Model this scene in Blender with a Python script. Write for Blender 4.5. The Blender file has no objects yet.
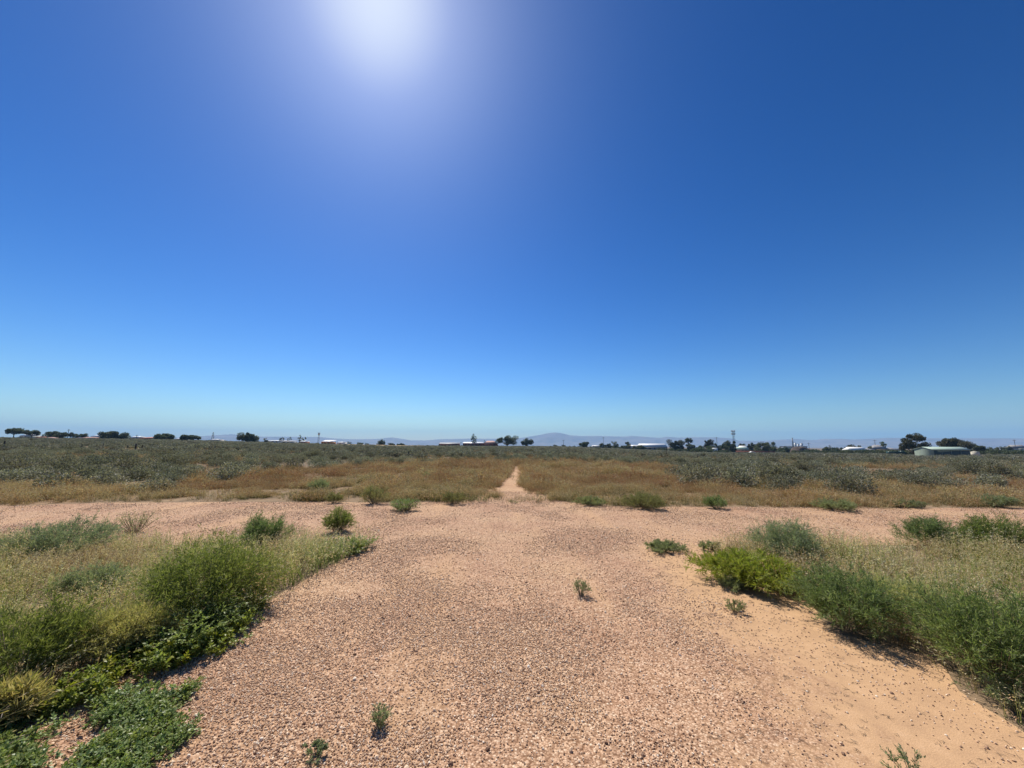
import bpy, math, random
import numpy as np
from mathutils import Vector, Matrix
from mathutils.geometry import tessellate_polygon
R_ = math.radians
rng = np.random.default_rng(7)
random.seed(7)
scene = bpy.context.scene
C = scene.collection

# ------------------------------------------------------------------ camera
FPX = 385.0
CAMZ = 1.55
PITCH = math.atan((445.5 - 384) / FPX)
ROLL = R_(0.28)
cp, sp = math.cos(PITCH), math.sin(PITCH)
Fv = np.array([0, cp, sp]); R0 = np.array([1.0, 0, 0]); U0 = np.array([0, -sp, cp])
Rv = R0 * math.cos(ROLL) + U0 * math.sin(ROLL)
Uv = U0 * math.cos(ROLL) - R0 * math.sin(ROLL)
cam_d = bpy.data.cameras.new('camera'); cam = bpy.data.objects.new('camera', cam_d); C.objects.link(cam)
cam_d.sensor_width = 36; cam_d.lens = 36 * FPX / 1024
cam_d.clip_start = 0.05; cam_d.clip_end = 60000
M = Matrix((Rv.tolist(), Uv.tolist(), (-Fv).tolist())).transposed().to_4x4()
M.translation = (0, 0, CAMZ)
cam.matrix_world = M
scene.camera = cam
scene.render.resolution_x = 1024; scene.render.resolution_y = 768


def ray(px, py):
    return Fv * FPX + Rv * (px - 512) - Uv * (py - 384)


def at(px, py, Y):
    """world point seen at a pixel, at forward distance Y"""
    d = ray(px, py)
    return np.array([0, 0, CAMZ]) + d * (Y / d[1])


def gpt(px, py):
    """flat ground point seen at a pixel"""
    d = ray(px, py)
    return (np.array([0, 0, CAMZ]) + d * (-CAMZ / d[2]))[:2]


def proj(X, Y, Z):
    X = np.asarray(X, float); Y = np.asarray(Y, float); Z = np.asarray(Z, float) - CAMZ
    dp = X * Fv[0] + Y * Fv[1] + Z * Fv[2]
    dp = np.where(dp < 0.01, 0.01, dp)
    return (512 + FPX * (X * Rv[0] + Y * Rv[1] + Z * Rv[2]) / dp,
            384 - FPX * (X * Uv[0] + Y * Uv[1] + Z * Uv[2]) / dp)


# ------------------------------------------------------------------ noise and terrain
_perm = np.random.default_rng(3).random((256, 256))


def vnoise(x, y):
    x = np.asarray(x, float); y = np.asarray(y, float)
    xi = np.floor(x).astype(int); yi = np.floor(y).astype(int)
    fx = x - xi; fy = y - yi
    fx = fx * fx * (3 - 2 * fx); fy = fy * fy * (3 - 2 * fy)
    g = lambda a, b: _perm[a & 255, b & 255]
    return ((g(xi, yi) * (1 - fx) + g(xi + 1, yi) * fx) * (1 - fy) +
            (g(xi, yi + 1) * (1 - fx) + g(xi + 1, yi + 1) * fx) * fy)


def fbm(x, y, o=4):
    s = 0; a = .5
    for k in range(o):
        s = s + a * vnoise(x * 2 ** k + 17.3 * k, y * 2 ** k + 5.1 * k); a *= .5
    return s / (1 - .5 ** o)


TX = [-300, 0, 130, 200, 300, 400, 560, 660, 700, 800, 870, 925, 975, 1024, 1300]
TB = [437, 438.3, 439.6, 441, 443.6, 446, 447, 451, 453.2, 453.5, 454.3, 457.3, 456.8, 456.5, 457]
TD = [200, 220, 230, 250, 300, 350, 350, 320, 300, 280, 220, 150, 150, 160, 160]
TU = [at(x, b, d)[0] / d for x, b, d in zip(TX, TB, TD)]
TH = [at(x, b, d)[2] for x, b, d in zip(TX, TB, TD)]


def ground(X, Y):
    X = np.asarray(X, float); Y = np.asarray(Y, float)
    Yp = np.maximum(Y, 1.0)
    u = np.clip(X / Yp, -1.8, 1.8)
    H = np.interp(u, TU, TH); D = np.interp(u, TU, TD)
    s = np.clip((Y - 28) / (D - 28), 0, 1)
    z = H * s
    k = np.clip((Y - 600) / 2400, 0, 1); k = k * k * (3 - 2 * k)
    z = z * (1 - k) - 8 * k
    n = (fbm(X / 9, Y / 9, 3) - .5) * .35 * np.clip((Y - 28) / 40, 0, 1) * np.clip((300 - Y) / 200, 0, 1)
    return z + n


def inside(poly, x, y):
    p = np.asarray(poly); r = np.zeros(np.shape(x), bool)
    j = len(p) - 1
    for i in range(len(p)):
        xi, yi = p[i]; xj, yj = p[j]
        c = ((yi > y) != (yj > y)) & (x < (xj - xi) * (y - yi) / (yj - yi + 1e-12) + xi)
        r ^= c; j = i
    return r


# ------------------------------------------------------------------ materials
def srgb(r, g, b):
    f = lambda c: (c / 255 / 12.92) if c / 255 < .04045 else ((c / 255 + .055) / 1.055) ** 2.4
    return (f(r), f(g), f(b), 1)


def newmat(name):
    m = bpy.data.materials.new(name); m.use_nodes = True
    nt = m.node_tree; nt.nodes.clear()
    out = nt.nodes.new('ShaderNodeOutputMaterial')
    return m, nt, out


def N(nt, t, **kw):
    n = nt.nodes.new(t)
    for k, v in kw.items():
        if k.startswith('i_'):
            n.inputs[k[2:].replace('_', ' ')].default_value = v
        else:
            setattr(n, k, v)
    return n


def ramp(nt, fac, stops):
    r = N(nt, 'ShaderNodeValToRGB')
    e = r.color_ramp.elements
    while len(e) < len(stops): e.new(.5)
    for i, (p, c) in enumerate(stops):
        e[i].position = p; e[i].color = c if len(c) == 4 else (*c, 1)
    nt.links.new(fac, r.inputs[0])
    return r.outputs[0]


def mixc(nt, fac, a, b, mode='MIX'):
    m = N(nt, 'ShaderNodeMix', data_type='RGBA', blend_type=mode)
    for s, v in ((m.inputs[0], fac), (m.inputs[6], a), (m.inputs[7], b)):
        if isinstance(v, bpy.types.NodeSocket): nt.links.new(v, s)
        elif isinstance(v, (int, float)): s.default_value = v
        else: s.default_value = v if len(v) == 4 else (*v, 1)
    return m.outputs[2]


def math_(nt, op, a, b=None, c=None):
    m = N(nt, 'ShaderNodeMath', operation=op)
    for s, v in zip(m.inputs, (a, b, c)):
        if v is None: continue
        if isinstance(v, bpy.types.NodeSocket): nt.links.new(v, s)
        else: s.default_value = v
    return m.outputs[0]


def leaf_mat(name, cols, transl=.35, rough=.65, tcol=None, objvar=.35):
    """foliage: a colour picked per leaf, varied per plant, part of the light passing through"""
    m, nt, out = newmat(name)
    geo = N(nt, 'ShaderNodeNewGeometry')
    k = len(cols)
    col = ramp(nt, geo.outputs['Random Per Island'], [(i / max(1, k - 1), c) for i, c in enumerate(cols)])
    if tcol:
        a = N(nt, 'ShaderNodeAttribute', attribute_name='t')
        col = mixc(nt, math_(nt, 'SMOOTH_MIN', a.outputs['Fac'], 1.0, .1), tcol, col)
    if objvar:
        oi = N(nt, 'ShaderNodeObjectInfo')
        hs = N(nt, 'ShaderNodeHueSaturation')
        nt.links.new(math_(nt, 'MULTIPLY_ADD', oi.outputs['Random'], objvar, 1 - objvar * .5), hs.inputs['Value'])
        r2 = math_(nt, 'FRACT', math_(nt, 'MULTIPLY', oi.outputs['Random'], 7.13))
        nt.links.new(math_(nt, 'MULTIPLY_ADD', r2, .05, .475), hs.inputs['Hue'])
        nt.links.new(math_(nt, 'MULTIPLY_ADD', r2, -.3, 1.1), hs.inputs['Saturation'])
        nt.links.new(col, hs.inputs['Color']); col = hs.outputs[0]
    b = N(nt, 'ShaderNodeBsdfPrincipled', i_Roughness=rough)
    b.inputs['Specular IOR Level'].default_value = .25
    nt.links.new(col, b.inputs['Base Color'])
    tr = N(nt, 'ShaderNodeBsdfTranslucent')
    nt.links.new(mixc(nt, 1.0, col, (1.15, 1.2, .75), 'MULTIPLY'), tr.inputs['Color'])
    mx = N(nt, 'ShaderNodeMixShader'); mx.inputs[0].default_value = transl
    nt.links.new(b.outputs[0], mx.inputs[1]); nt.links.new(tr.outputs[0], mx.inputs[2])
    nt.links.new(mx.outputs[0], out.inputs[0])
    return m


def plain_mat(name, col, rough=.7, metal=0, var=.25, scale=3.0, spec=.3):
    m, nt, out = newmat(name)
    tc = N(nt, 'ShaderNodeTexCoord')
    n = N(nt, 'ShaderNodeTexNoise', i_Scale=scale, i_Detail=5.0)
    nt.links.new(tc.outputs['Object'], n.inputs['Vector'])
    c2 = tuple(c * (1 - var) for c in col[:3]) + (1,)
    c3 = tuple(min(1, c * (1 + var * .6)) for c in col[:3]) + (1,)
    b = N(nt, 'ShaderNodeBsdfPrincipled', i_Roughness=rough, i_Metallic=metal)
    b.inputs['Specular IOR Level'].default_value = spec
    nt.links.new(ramp(nt, n.outputs[0], [(.3, c2), (.7, c3)]), b.inputs['Base Color'])
    nt.links.new(b.outputs[0], out.inputs[0])
    return m


def ground_mat():
    m, nt, out = newmat('dry_earth')
    geo = N(nt, 'ShaderNodeNewGeometry')
    P = geo.outputs['Position']
    n1 = N(nt, 'ShaderNodeTexNoise', i_Scale=.06, i_Detail=6.0); nt.links.new(P, n1.inputs['Vector'])
    n2 = N(nt, 'ShaderNodeTexNoise', i_Scale=1.3, i_Detail=8.0, i_Roughness=.65); nt.links.new(P, n2.inputs['Vector'])
    n3 = N(nt, 'ShaderNodeTexNoise', i_Scale=30.0, i_Detail=4.0); nt.links.new(P, n3.inputs['Vector'])
    a = ramp(nt, n1.outputs[0], [(.35, (.22, .15, .095)), (.5, (.26, .185, .115)), (.65, (.34, .20, .12))])
    b = ramp(nt, n2.outputs[0], [(.35, (.17, .13, .085)), (.55, (.30, .21, .13)), (.7, (.42, .29, .18))])
    c = mixc(nt, .6, a, b)
    c = mixc(nt, .5, c, ramp(nt, n3.outputs[0], [(.3, (.45, .45, .45)), (.7, (1, 1, 1))]), 'MULTIPLY')
    # the earth turns darker and grey-brown beyond the road, except along the path
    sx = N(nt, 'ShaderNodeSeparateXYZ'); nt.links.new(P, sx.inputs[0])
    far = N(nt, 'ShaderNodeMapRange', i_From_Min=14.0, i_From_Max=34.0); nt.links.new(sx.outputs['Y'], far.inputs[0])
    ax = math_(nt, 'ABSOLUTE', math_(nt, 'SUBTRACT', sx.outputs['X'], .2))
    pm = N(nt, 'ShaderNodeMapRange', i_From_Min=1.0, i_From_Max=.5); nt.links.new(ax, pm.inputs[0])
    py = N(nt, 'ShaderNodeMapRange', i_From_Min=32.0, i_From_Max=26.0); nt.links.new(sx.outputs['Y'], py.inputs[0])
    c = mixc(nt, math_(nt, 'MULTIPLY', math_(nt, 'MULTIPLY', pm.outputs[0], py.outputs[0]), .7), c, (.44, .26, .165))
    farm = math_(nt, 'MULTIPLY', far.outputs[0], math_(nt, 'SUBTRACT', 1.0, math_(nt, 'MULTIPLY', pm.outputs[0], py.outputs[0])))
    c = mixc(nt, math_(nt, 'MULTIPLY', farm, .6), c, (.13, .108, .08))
    bs = N(nt, 'ShaderNodeBsdfPrincipled', i_Roughness=.95)
    bs.inputs['Specular IOR Level'].default_value = .1
    nt.links.new(c, bs.inputs['Base Color'])
    bp = N(nt, 'ShaderNodeBump', i_Strength=.6, i_Distance=.05); nt.links.new(n2.outputs[0], bp.inputs['Height'])
    nt.links.new(bp.outputs[0], bs.inputs['Normal'])
    nt.links.new(bs.outputs[0], out.inputs[0])
    return m


SAND_A = gpt(625, 535); SAND_B = gpt(760, 768)


def gravel_mat():
    m, nt, out = newmat('gravel')
    geo = N(nt, 'ShaderNodeNewGeometry'); P = geo.outputs['Position']
    sx = N(nt, 'ShaderNodeSeparateXYZ'); nt.links.new(P, sx.inputs[0])
    big = N(nt, 'ShaderNodeTexNoise', i_Scale=.55, i_Detail=6.0, i_Roughness=.6); nt.links.new(P, big.inputs['Vector'])
    mid = N(nt, 'ShaderNodeTexNoise', i_Scale=5.0, i_Detail=8.0, i_Roughness=.7); nt.links.new(P, mid.inputs['Vector'])
    # the sand that drifts over the gravel right of a wandering line
    d = (SAND_B - SAND_A) / np.linalg.norm(SAND_B - SAND_A)
    nx, ny = -d[1], d[0]
    if nx < 0: nx, ny = -nx, -ny
    c0 = -(nx * SAND_A[0] + ny * SAND_A[1])
    dist = math_(nt, 'ADD', math_(nt, 'MULTIPLY', sx.outputs['X'], nx), math_(nt, 'MULTIPLY_ADD', sx.outputs['Y'], ny, c0))
    dist = math_(nt, 'ADD', dist, math_(nt, 'MULTIPLY_ADD', big.outputs[0], 2.2, -1.1))
    dist = math_(nt, 'ADD', dist, math_(nt, 'MULTIPLY_ADD', mid.outputs[0], 1.2, -.6))
    near = N(nt, 'ShaderNodeMapRange', i_From_Min=7.6, i_From_Max=5.6); nt.links.new(sx.outputs['Y'], near.inputs[0])
    s1 = N(nt, 'ShaderNodeMapRange', i_From_Min=-.1, i_From_Max=.5); nt.links.new(dist, s1.inputs[0])
    sand = math_(nt, 'MULTIPLY', s1.outputs[0], near.outputs[0])
    # the little side track beyond the road is bare sand too
    s2 = N(nt, 'ShaderNodeMapRange', i_From_Min=10.8, i_From_Max=12.5); nt.links.new(sx.outputs['Y'], s2.inputs[0])
    sand = math_(nt, 'MAXIMUM', sand, math_(nt, 'MULTIPLY', s2.outputs[0], .45))
    # thinner drifts elsewhere
    thin = ramp(nt, big.outputs[0], [(.52, (0, 0, 0)), (.75, (.45, .45, .45))])
    sand = math_(nt, 'MAXIMUM', sand, thin)
    # compacted wheel paths run up the track
    mp = N(nt, 'ShaderNodeMapping'); mp.inputs['Scale'].default_value = (1.25, .16, 1); nt.links.new(P, mp.inputs[0])
    rut = N(nt, 'ShaderNodeTexNoise', i_Scale=1.0, i_Detail=9.0, i_Roughness=.68); nt.links.new(mp.outputs[0], rut.inputs['Vector'])
    sand = math_(nt, 'MAXIMUM', sand, ramp(nt, rut.outputs[0], [(.50, (0, 0, 0)), (.66, (.62, .62, .62))]))
    vec = N(nt, 'ShaderNodeVectorMath', operation='MULTIPLY_ADD')
    wob = N(nt, 'ShaderNodeTexNoise', i_Scale=60.0, i_Detail=2.0); nt.links.new(P, wob.inputs['Vector'])
    nt.links.new(wob.outputs['Color'], vec.inputs[0]); vec.inputs[1].default_value = (.012, .012, .012); nt.links.new(P, vec.inputs[2])
    v = N(nt, 'ShaderNodeTexVoronoi', i_Scale=84.0); nt.links.new(vec.outputs[0], v.inputs['Vector'])
    v2 = N(nt, 'ShaderNodeTexVoronoi', i_Scale=150.0); nt.links.new(vec.outputs[0], v2.inputs['Vector'])
    sc = N(nt, 'ShaderNodeSeparateColor'); nt.links.new(v.outputs['Color'], sc.inputs[0])
    stone = ramp(nt, sc.outputs[0], [(0, (.27, .16, .10)), (.3, (.48, .31, .20)), (.6, (.60, .405, .27)), (.85, (.69, .485, .33)), (1, (.80, .65, .49))])
    gap = ramp(nt, v.outputs['Distance'], [(.35, (1, 1, 1)), (.8, (.5, .42, .36))])
    stone = mixc(nt, 1, stone, gap, 'MULTIPLY')
    stone = mixc(nt, .5, stone, ramp(nt, mid.outputs[0], [(.3, (.7, .7, .7)), (.7, (1.1, 1.08, 1.05))]), 'MULTIPLY')
    tint = ramp(nt, big.outputs[0], [(.36, (.84, .76, .74)), (.47, (.97, .92, .90)), (.6, (1.0, .98, .95))])
    stone = mixc(nt, 1, stone, tint, 'MULTIPLY')
    sandc = ramp(nt, mid.outputs[0], [(.3, (.43, .265, .15)), (.55, (.52, .325, .18)), (.75, (.59, .38, .225))])
    fine = N(nt, 'ShaderNodeTexNoise', i_Scale=160.0, i_Detail=3.0); nt.links.new(P, fine.inputs['Vector'])
    sandc = mixc(nt, .45, sandc, ramp(nt, fine.outputs[0], [(.35, (.6, .6, .6)), (.65, (1.1, 1.1, 1.1))]), 'MULTIPLY')
    col = mixc(nt, sand, stone, sandc)
    bs = N(nt, 'ShaderNodeBsdfPrincipled', i_Roughness=.9)
    bs.inputs['Specular IOR Level'].default_value = .15
    nt.links.new(col, bs.inputs['Base Color'])
    h = math_(nt, 'MULTIPLY', math_(nt, 'SUBTRACT', 1.0, v.outputs['Distance']), math_(nt, 'SUBTRACT', 1.0, sand))
    h = math_(nt, 'MULTIPLY_ADD', math_(nt, 'SUBTRACT', 1.0, v2.outputs['Distance']), .25, h)
    h = math_(nt, 'MULTIPLY_ADD', mid.outputs[0], 1.5, h)
    bp = N(nt, 'ShaderNodeBump', i_Strength=.5, i_Distance=.008); nt.links.new(h, bp.inputs['Height'])
    nt.links.new(bp.outputs[0], bs.inputs['Normal'])
    nt.links.new(bs.outputs[0], out.inputs[0])
    return m


def stone_mat():
    m, nt, out = newmat('loose_stone')
    oi = N(nt, 'ShaderNodeObjectInfo')
    col = ramp(nt, oi.outputs['Random'], [(0, (.17, .095, .06)), (.2, (.40, .25, .16)), (.6, (.60, .40, .255)), (.88, (.70, .51, .35)), (1, (.85, .74, .60))])
    bs = N(nt, 'ShaderNodeBsdfPrincipled', i_Roughness=.8)
    bs.inputs['Specular IOR Level'].default_value = .2
    nt.links.new(col, bs.inputs['Base Color']); nt.links.new(bs.outputs[0], out.inputs[0])
    return m


MAT = {}
MAT['ground'] = ground_mat(); MAT['gravel'] = gravel_mat(); MAT['stone'] = stone_mat()
MAT['blade'] = leaf_mat('dry_grass_blade', [(.50, .41, .20), (.37, .36, .13), (.62, .52, .29), (.27, .30, .09)], .42, tcol=(.12, .15, .045))
MAT['head'] = leaf_mat('grass_seed_head', [(.54, .41, .25), (.68, .57, .37), (.44, .31, .19), (.74, .65, .46)], .4)
MAT['blade_far'] = leaf_mat('golden_grass_blade', [(.42, .29, .14), (.30, .205, .10), (.55, .41, .22), (.25, .21, .09)], .3, tcol=(.20, .15, .07))
MAT['head_far'] = leaf_mat('golden_seed_head', [(.42, .28, .155), (.52, .38, .22), (.33, .21, .11), (.58, .45, .28)], .35)
MAT['blade_russet'] = leaf_mat('russet_grass_blade', [(.27, .15, .075), (.21, .125, .065), (.34, .21, .11)], .3, tcol=(.17, .11, .06))
MAT['head_russet'] = leaf_mat('russet_seed_head', [(.34, .20, .11), (.42, .27, .15), (.25, .15, .08)], .35)
MAT['blade_olive'] = leaf_mat('olive_grass_blade', [(.13, .14, .055), (.19, .18, .075), (.28, .24, .11)], .3, tcol=(.10, .11, .045))
MAT['blade_green'] = leaf_mat('green_grass_blade', [(.26, .31, .08), (.35, .38, .12), (.19, .24, .06), (.46, .46, .19)], .45, tcol=(.10, .14, .03))
MAT['head_straw'] = leaf_mat('straw_seed_head', [(.62, .50, .30), (.74, .63, .42), (.48, .36, .21), (.56, .46, .27)], .4)
MAT['green'] = leaf_mat('green_needle_leaf', [(.065, .11, .025), (.13, .18, .045), (.19, .235, .075), (.28, .32, .13), (.045, .07, .02)], .5, objvar=.15)
MAT['olive_leaf'] = leaf_mat('olive_leaf', [(.14, .16, .06), (.20, .21, .09), (.26, .25, .13), (.09, .10, .04)], .45, objvar=.2)
MAT['feather'] = leaf_mat('feathery_pale_grass', [(.34, .32, .12), (.44, .40, .18), (.24, .27, .085), (.56, .50, .27)], .5, objvar=.1)
MAT['lime'] = leaf_mat('lime_leaf', [(.24, .31, .05), (.15, .22, .035), (.34, .39, .10), (.19, .18, .06)], .4, objvar=.1)
MAT['broad'] = leaf_mat('small_broad_leaf', [(.22, .27, .04), (.30, .34, .055), (.13, .18, .03), (.42, .43, .12)], .45, rough=.4, objvar=.1)
MAT['mat_leaf'] = leaf_mat('creeping_leaf', [(.15, .22, .05), (.21, .28, .07), (.32, .38, .15), (.09, .14, .03)], .42, rough=.4, objvar=.15)
MAT['grey_green'] = leaf_mat('grey_green_leaf', [(.20, .24, .13), (.29, .32, .18), (.15, .18, .09)], .45, objvar=.2)
MAT['salt'] = leaf_mat('saltbush_leaf', [(.13, .13, .09), (.21, .205, .15), (.33, .32, .24), (.07, .068, .05)], .28, objvar=.5)
MAT['salt_far'] = leaf_mat('distant_saltbush_leaf', [(.13, .127, .098), (.21, .203, .16), (.28, .27, .22)], .26, objvar=.55)
MAT['euc'] = leaf_mat('eucalyptus_leaf', [(.07, .088, .045), (.10, .12, .06), (.15, .165, .09), (.045, .058, .032)], .25, objvar=.3)
MAT['euc_warm'] = leaf_mat('warm_eucalyptus_leaf', [(.06, .065, .03), (.09, .09, .042), (.12, .11, .055), (.04, .045, .022)], .2, objvar=.3)
MAT['euc_light'] = leaf_mat('light_green_leaf', [(.09, .12, .045), (.13, .16, .06), (.07, .09, .035)], .25, objvar=.3)
MAT['bark'] = plain_mat('bark', (.16, .12, .09), .9, var=.4)
MAT['stem'] = plain_mat('dry_stem', (.30, .24, .15), .9, var=.4, scale=20)
MAT['deadwood'] = plain_mat('dead_twig', (.34, .27, .21), .85, var=.3, scale=20)
MAT['post'] = plain_mat('weathered_post', (.055, .045, .038), .9, var=.4)
MAT['white'] = plain_mat('white_sheet_metal', (.80, .80, .78), .45, var=.06, scale=.6)
MAT['cream'] = plain_mat('cream_wall', (.66, .60, .46), .8, var=.1, scale=.8)
MAT['offwhite'] = plain_mat('offwhite_wall', (.62, .60, .55), .8, var=.1, scale=.8)
MAT['brick'] = plain_mat('red_brick', (.30, .12, .075), .85, var=.25, scale=2)
MAT['redroof'] = plain_mat('terracotta_roof', (.36, .15, .10), .8, var=.25, scale=2)
MAT['pinkroof'] = plain_mat('faded_pink_roof', (.50, .30, .25), .8, var=.2, scale=2)
MAT['orange'] = plain_mat('orange_wall', (.48, .25, .11), .8, var=.15, scale=2)
MAT['greyroof'] = plain_mat('grey_roof', (.28, .27, .27), .6, var=.15, scale=1)
MAT['tan'] = plain_mat('tan_wall', (.36, .27, .19), .85, var=.15, scale=1)
MAT['dark'] = plain_mat('dark_opening', (.03, .032, .035), .4, var=.1)
MAT['steel'] = plain_mat('galvanised_steel', (.20, .21, .22), .5, .4, var=.15)
MAT['paleSteel'] = plain_mat('pale_silo_steel', (.48, .49, .50), .5, .2, var=.12)
MAT['shedwall'] = plain_mat('green_grey_cladding', (.25, .30, .24), .6, var=.1, scale=1)
MAT['shedroof'] = plain_mat('pale_green_roof_sheet', (.34, .43, .35), .5, var=.08, scale=1)
MAT['sheddoor'] = plain_mat('dark_green_sheet', (.06, .085, .075), .5, var=.1)
MAT['truckgreen'] = plain_mat('dark_green_paint', (.02, .05, .045), .4, var=.1)
MAT['greenroof'] = plain_mat('pale_green_roof', (.50, .62, .48), .5, var=.08)
MAT['mound'] = plain_mat('dark_spoil', (.12, .09, .075), .95, var=.35, scale=.5)
MAT['glass'] = plain_mat('window_glass', (.04, .05, .06), .1, var=.05, spec=.6)
MAT['hill'] = plain_mat('hill_rock', (.20, .16, .13), .95, var=.35, scale=.004)
MAT['redsoil'] = plain_mat('red_bare_soil', (.38, .23, .16), .95, var=.3, scale=.3)
MAT['golden'] = plain_mat('golden_stubble', (.42, .29, .15), .95, var=.3, scale=.2)
MAT['pale_sand'] = plain_mat('pale_sand', (.52, .43, .33), .95, var=.2, scale=.4)


# ------------------------------------------------------------------ mesh helpers
def mesh_np(name, V, faces, mats, midx=None, t=None, smooth=False):
    """faces: int array (n,k) or a list of such arrays"""
    me = bpy.data.meshes.new(name)
    V = np.asarray(V, np.float32).reshape(-1, 3)
    if isinstance(faces, np.ndarray): faces = [faces]
    faces = [np.asarray(f, np.int32) for f in faces if len(f)]
    loops = np.concatenate([f.ravel() for f in faces])
    tot = np.concatenate([np.full(len(f), f.shape[1], np.int32) for f in faces])
    start = np.concatenate([[0], np.cumsum(tot)[:-1]]).astype(np.int32)
    me.vertices.add(len(V)); me.vertices.foreach_set('co', V.ravel())
    me.loops.add(len(loops)); me.loops.foreach_set('vertex_index', loops)
    me.polygons.add(len(tot)); me.polygons.foreach_set('loop_start', start)
    if midx is not None: me.polygons.foreach_set('material_index', np.asarray(midx, np.int32))
    if smooth: me.polygons.foreach_set('use_smooth', np.ones(len(tot), bool))
    if t is not None:
        a = me.attributes.new('t', 'FLOAT', 'POINT'); a.data.foreach_set('value', np.asarray(t, np.float32))
    for m in (mats if isinstance(mats, (list, tuple)) else [mats]): me.materials.append(m)
    me.update(calc_edges=True); me.validate()
    return me


class Geo:
    def __init__(s): s.V = []; s.F = {}; s.n = 0

    def add(s, V, F):
        V = np.asarray(V, float)
        for f in F: s.F.setdefault(len(f), []).append([i + s.n for i in f])
        s.V.append(V); s.n += len(V)

    def box(s, x0, x1, y0, y1, z0, z1):
        s.add([(x0, y0, z0), (x1, y0, z0), (x1, y1, z0), (x0, y1, z0), (x0, y0, z1), (x1, y0, z1), (x1, y1, z1), (x0, y1, z1)],
              [(0, 3, 2, 1), (4, 5, 6, 7), (0, 1, 5, 4), (1, 2, 6, 5), (2, 3, 7, 6), (3, 0, 4, 7)])

    def tube(s, pts, rad, n=6, cap=True):
        pts = [np.asarray(p, float) for p in pts]; V = []
        for i, p in enumerate(pts):
            d = pts[min(i + 1, len(pts) - 1)] - pts[max(i - 1, 0)]
            d = d / (np.linalg.norm(d) + 1e-9)
            a = np.cross(d, (0, 0, 1) if abs(d[2]) < .9 else (1, 0, 0)); a /= np.linalg.norm(a); b = np.cross(d, a)
            for k in range(n):
                th = 2 * math.pi * k / n
                V.append(p + rad[i] * (a * math.cos(th) + b * math.sin(th)))
        F = []
        for i in range(len(pts) - 1):
            for k in range(n):
                k2 = (k + 1) % n
                F.append((i * n + k, (i + 1) * n + k, (i + 1) * n + k2, i * n + k2))
        if cap:
            F.append(tuple(range(n))); F.append(tuple(reversed(range((len(pts) - 1) * n, len(pts) * n))))
        s.add(V, F)

    def mesh(s, name, mats, smooth=False):
        fs = [np.array(v) for v in s.F.values()]
        return mesh_np(name, np.concatenate(s.V), fs, mats, smooth=smooth)


def link(name, me, parent=None, loc=None):
    o = bpy.data.objects.new(name, me); C.objects.link(o)
    if parent is not None: o.parent = parent
    if loc is not None: o.location = [float(v) for v in loc]
    return o


def tag(o, label, cat, group=None, kind=None):
    o['label'] = label; o['category'] = cat
    if group: o['group'] = group
    if kind: o['kind'] = kind
    return o


def thing(name, label, cat, loc=(0, 0, 0), rz=0, group=None):
    o = bpy.data.objects.new(name, None); C.objects.link(o)
    o.empty_display_size = .2
    o.location = [float(v) for v in loc]; o.rotation_euler = (0, 0, rz)
    return tag(o, label, cat, group)


def unit(v): return v / (np.linalg.norm(v, axis=-1, keepdims=True) + 1e-9)


def rnd_dir(n, g): return unit(g.normal(size=(n, 3)))


def rhombi(P, D, L, W, g, mid=.45, up=0):
    """one leaf per row: rhombus from P along D"""
    n = len(P); D = unit(D)
    S = unit(np.cross(D, rnd_dir(n, g) + np.array([0, 0, 1.0]) * up))
    L = np.broadcast_to(L, (n,))[:, None]; W = np.broadcast_to(W, (n,))[:, None]
    V = np.stack([P, P + D * L * mid + S * W * .5, P + D * L, P + D * L * mid - S * W * .5], 1)
    return V.reshape(-1, 3), np.arange(4 * n).reshape(n, 4)


def fine_shrub(R, H, ns, nt_, nl, ll, lw, seed, upright=.6, up=0, low=.15):
    """stems fan out of the base, carry twigs, the twigs carry leaves"""
    g = np.random.default_rng(seed)
    th = g.random(ns) * 2 * math.pi
    rr = np.sqrt(g.random(ns)) ** .8
    base = np.stack([np.cos(th) * rr * R * .25, np.sin(th) * rr * R * .25, np.zeros(ns)], 1)
    lump = 1 + .28 * np.sin(th * 3 + seed) * rr + g.normal(0, .10, ns)
    top = np.stack([np.cos(th) * rr * R * lump, np.sin(th) * rr * R * lump,
                    H * (low + (1 - low) * np.sqrt(np.clip(1 - (rr * .95) ** 2, 0, 1))) * (1 + g.normal(0, .12, ns))], 1)
    midp = base * .4 + top * .6; midp[:, 2] = top[:, 2] * upright
    ctrl = midp
    curve = lambda i, t: ((1 - t) ** 2)[:, None] * base[i] + (2 * t * (1 - t))[:, None] * ctrl[i] + (t ** 2)[:, None] * top[i]
    tang = lambda i, t: 2 * ((1 - t)[:, None] * (ctrl[i] - base[i]) + t[:, None] * (top[i] - ctrl[i]))
    i = np.repeat(np.arange(ns), nt_); t = .2 + .8 * g.random(len(i)) ** .7
    P = curve(i, t); D = unit(unit(tang(i, t)) * .9 + rnd_dir(len(i), g) * .8)
    tl = H * .22 * (.5 + g.random(len(i)))
    j = np.repeat(np.arange(len(i)), nl); s = g.random(len(j))
    LP = P[j] + D[j] * (tl[j] * s)[:, None]
    LP[:, 2] = np.maximum(LP[:, 2], .01)
    LD = unit(D[j] + rnd_dir(len(j), g) * .75)
    if up: LD[:, 2] *= .45
    V, F = rhombi(LP, LD, ll * (.6 + .8 * g.random(len(j))), lw, g, up=up)
    V[:, 2] = np.maximum(V[:, 2], .004)
    st = Geo()
    for k in range(0, ns, max(1, ns // 60)):
        kk = np.full(4, k); tt = np.array([0, .33, .66, .97])
        st.tube(curve(kk, tt), [.006 * R + .002, .005 * R + .0015, .004 * R + .001, .0015], 3, False)
    return V, F, st


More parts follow.
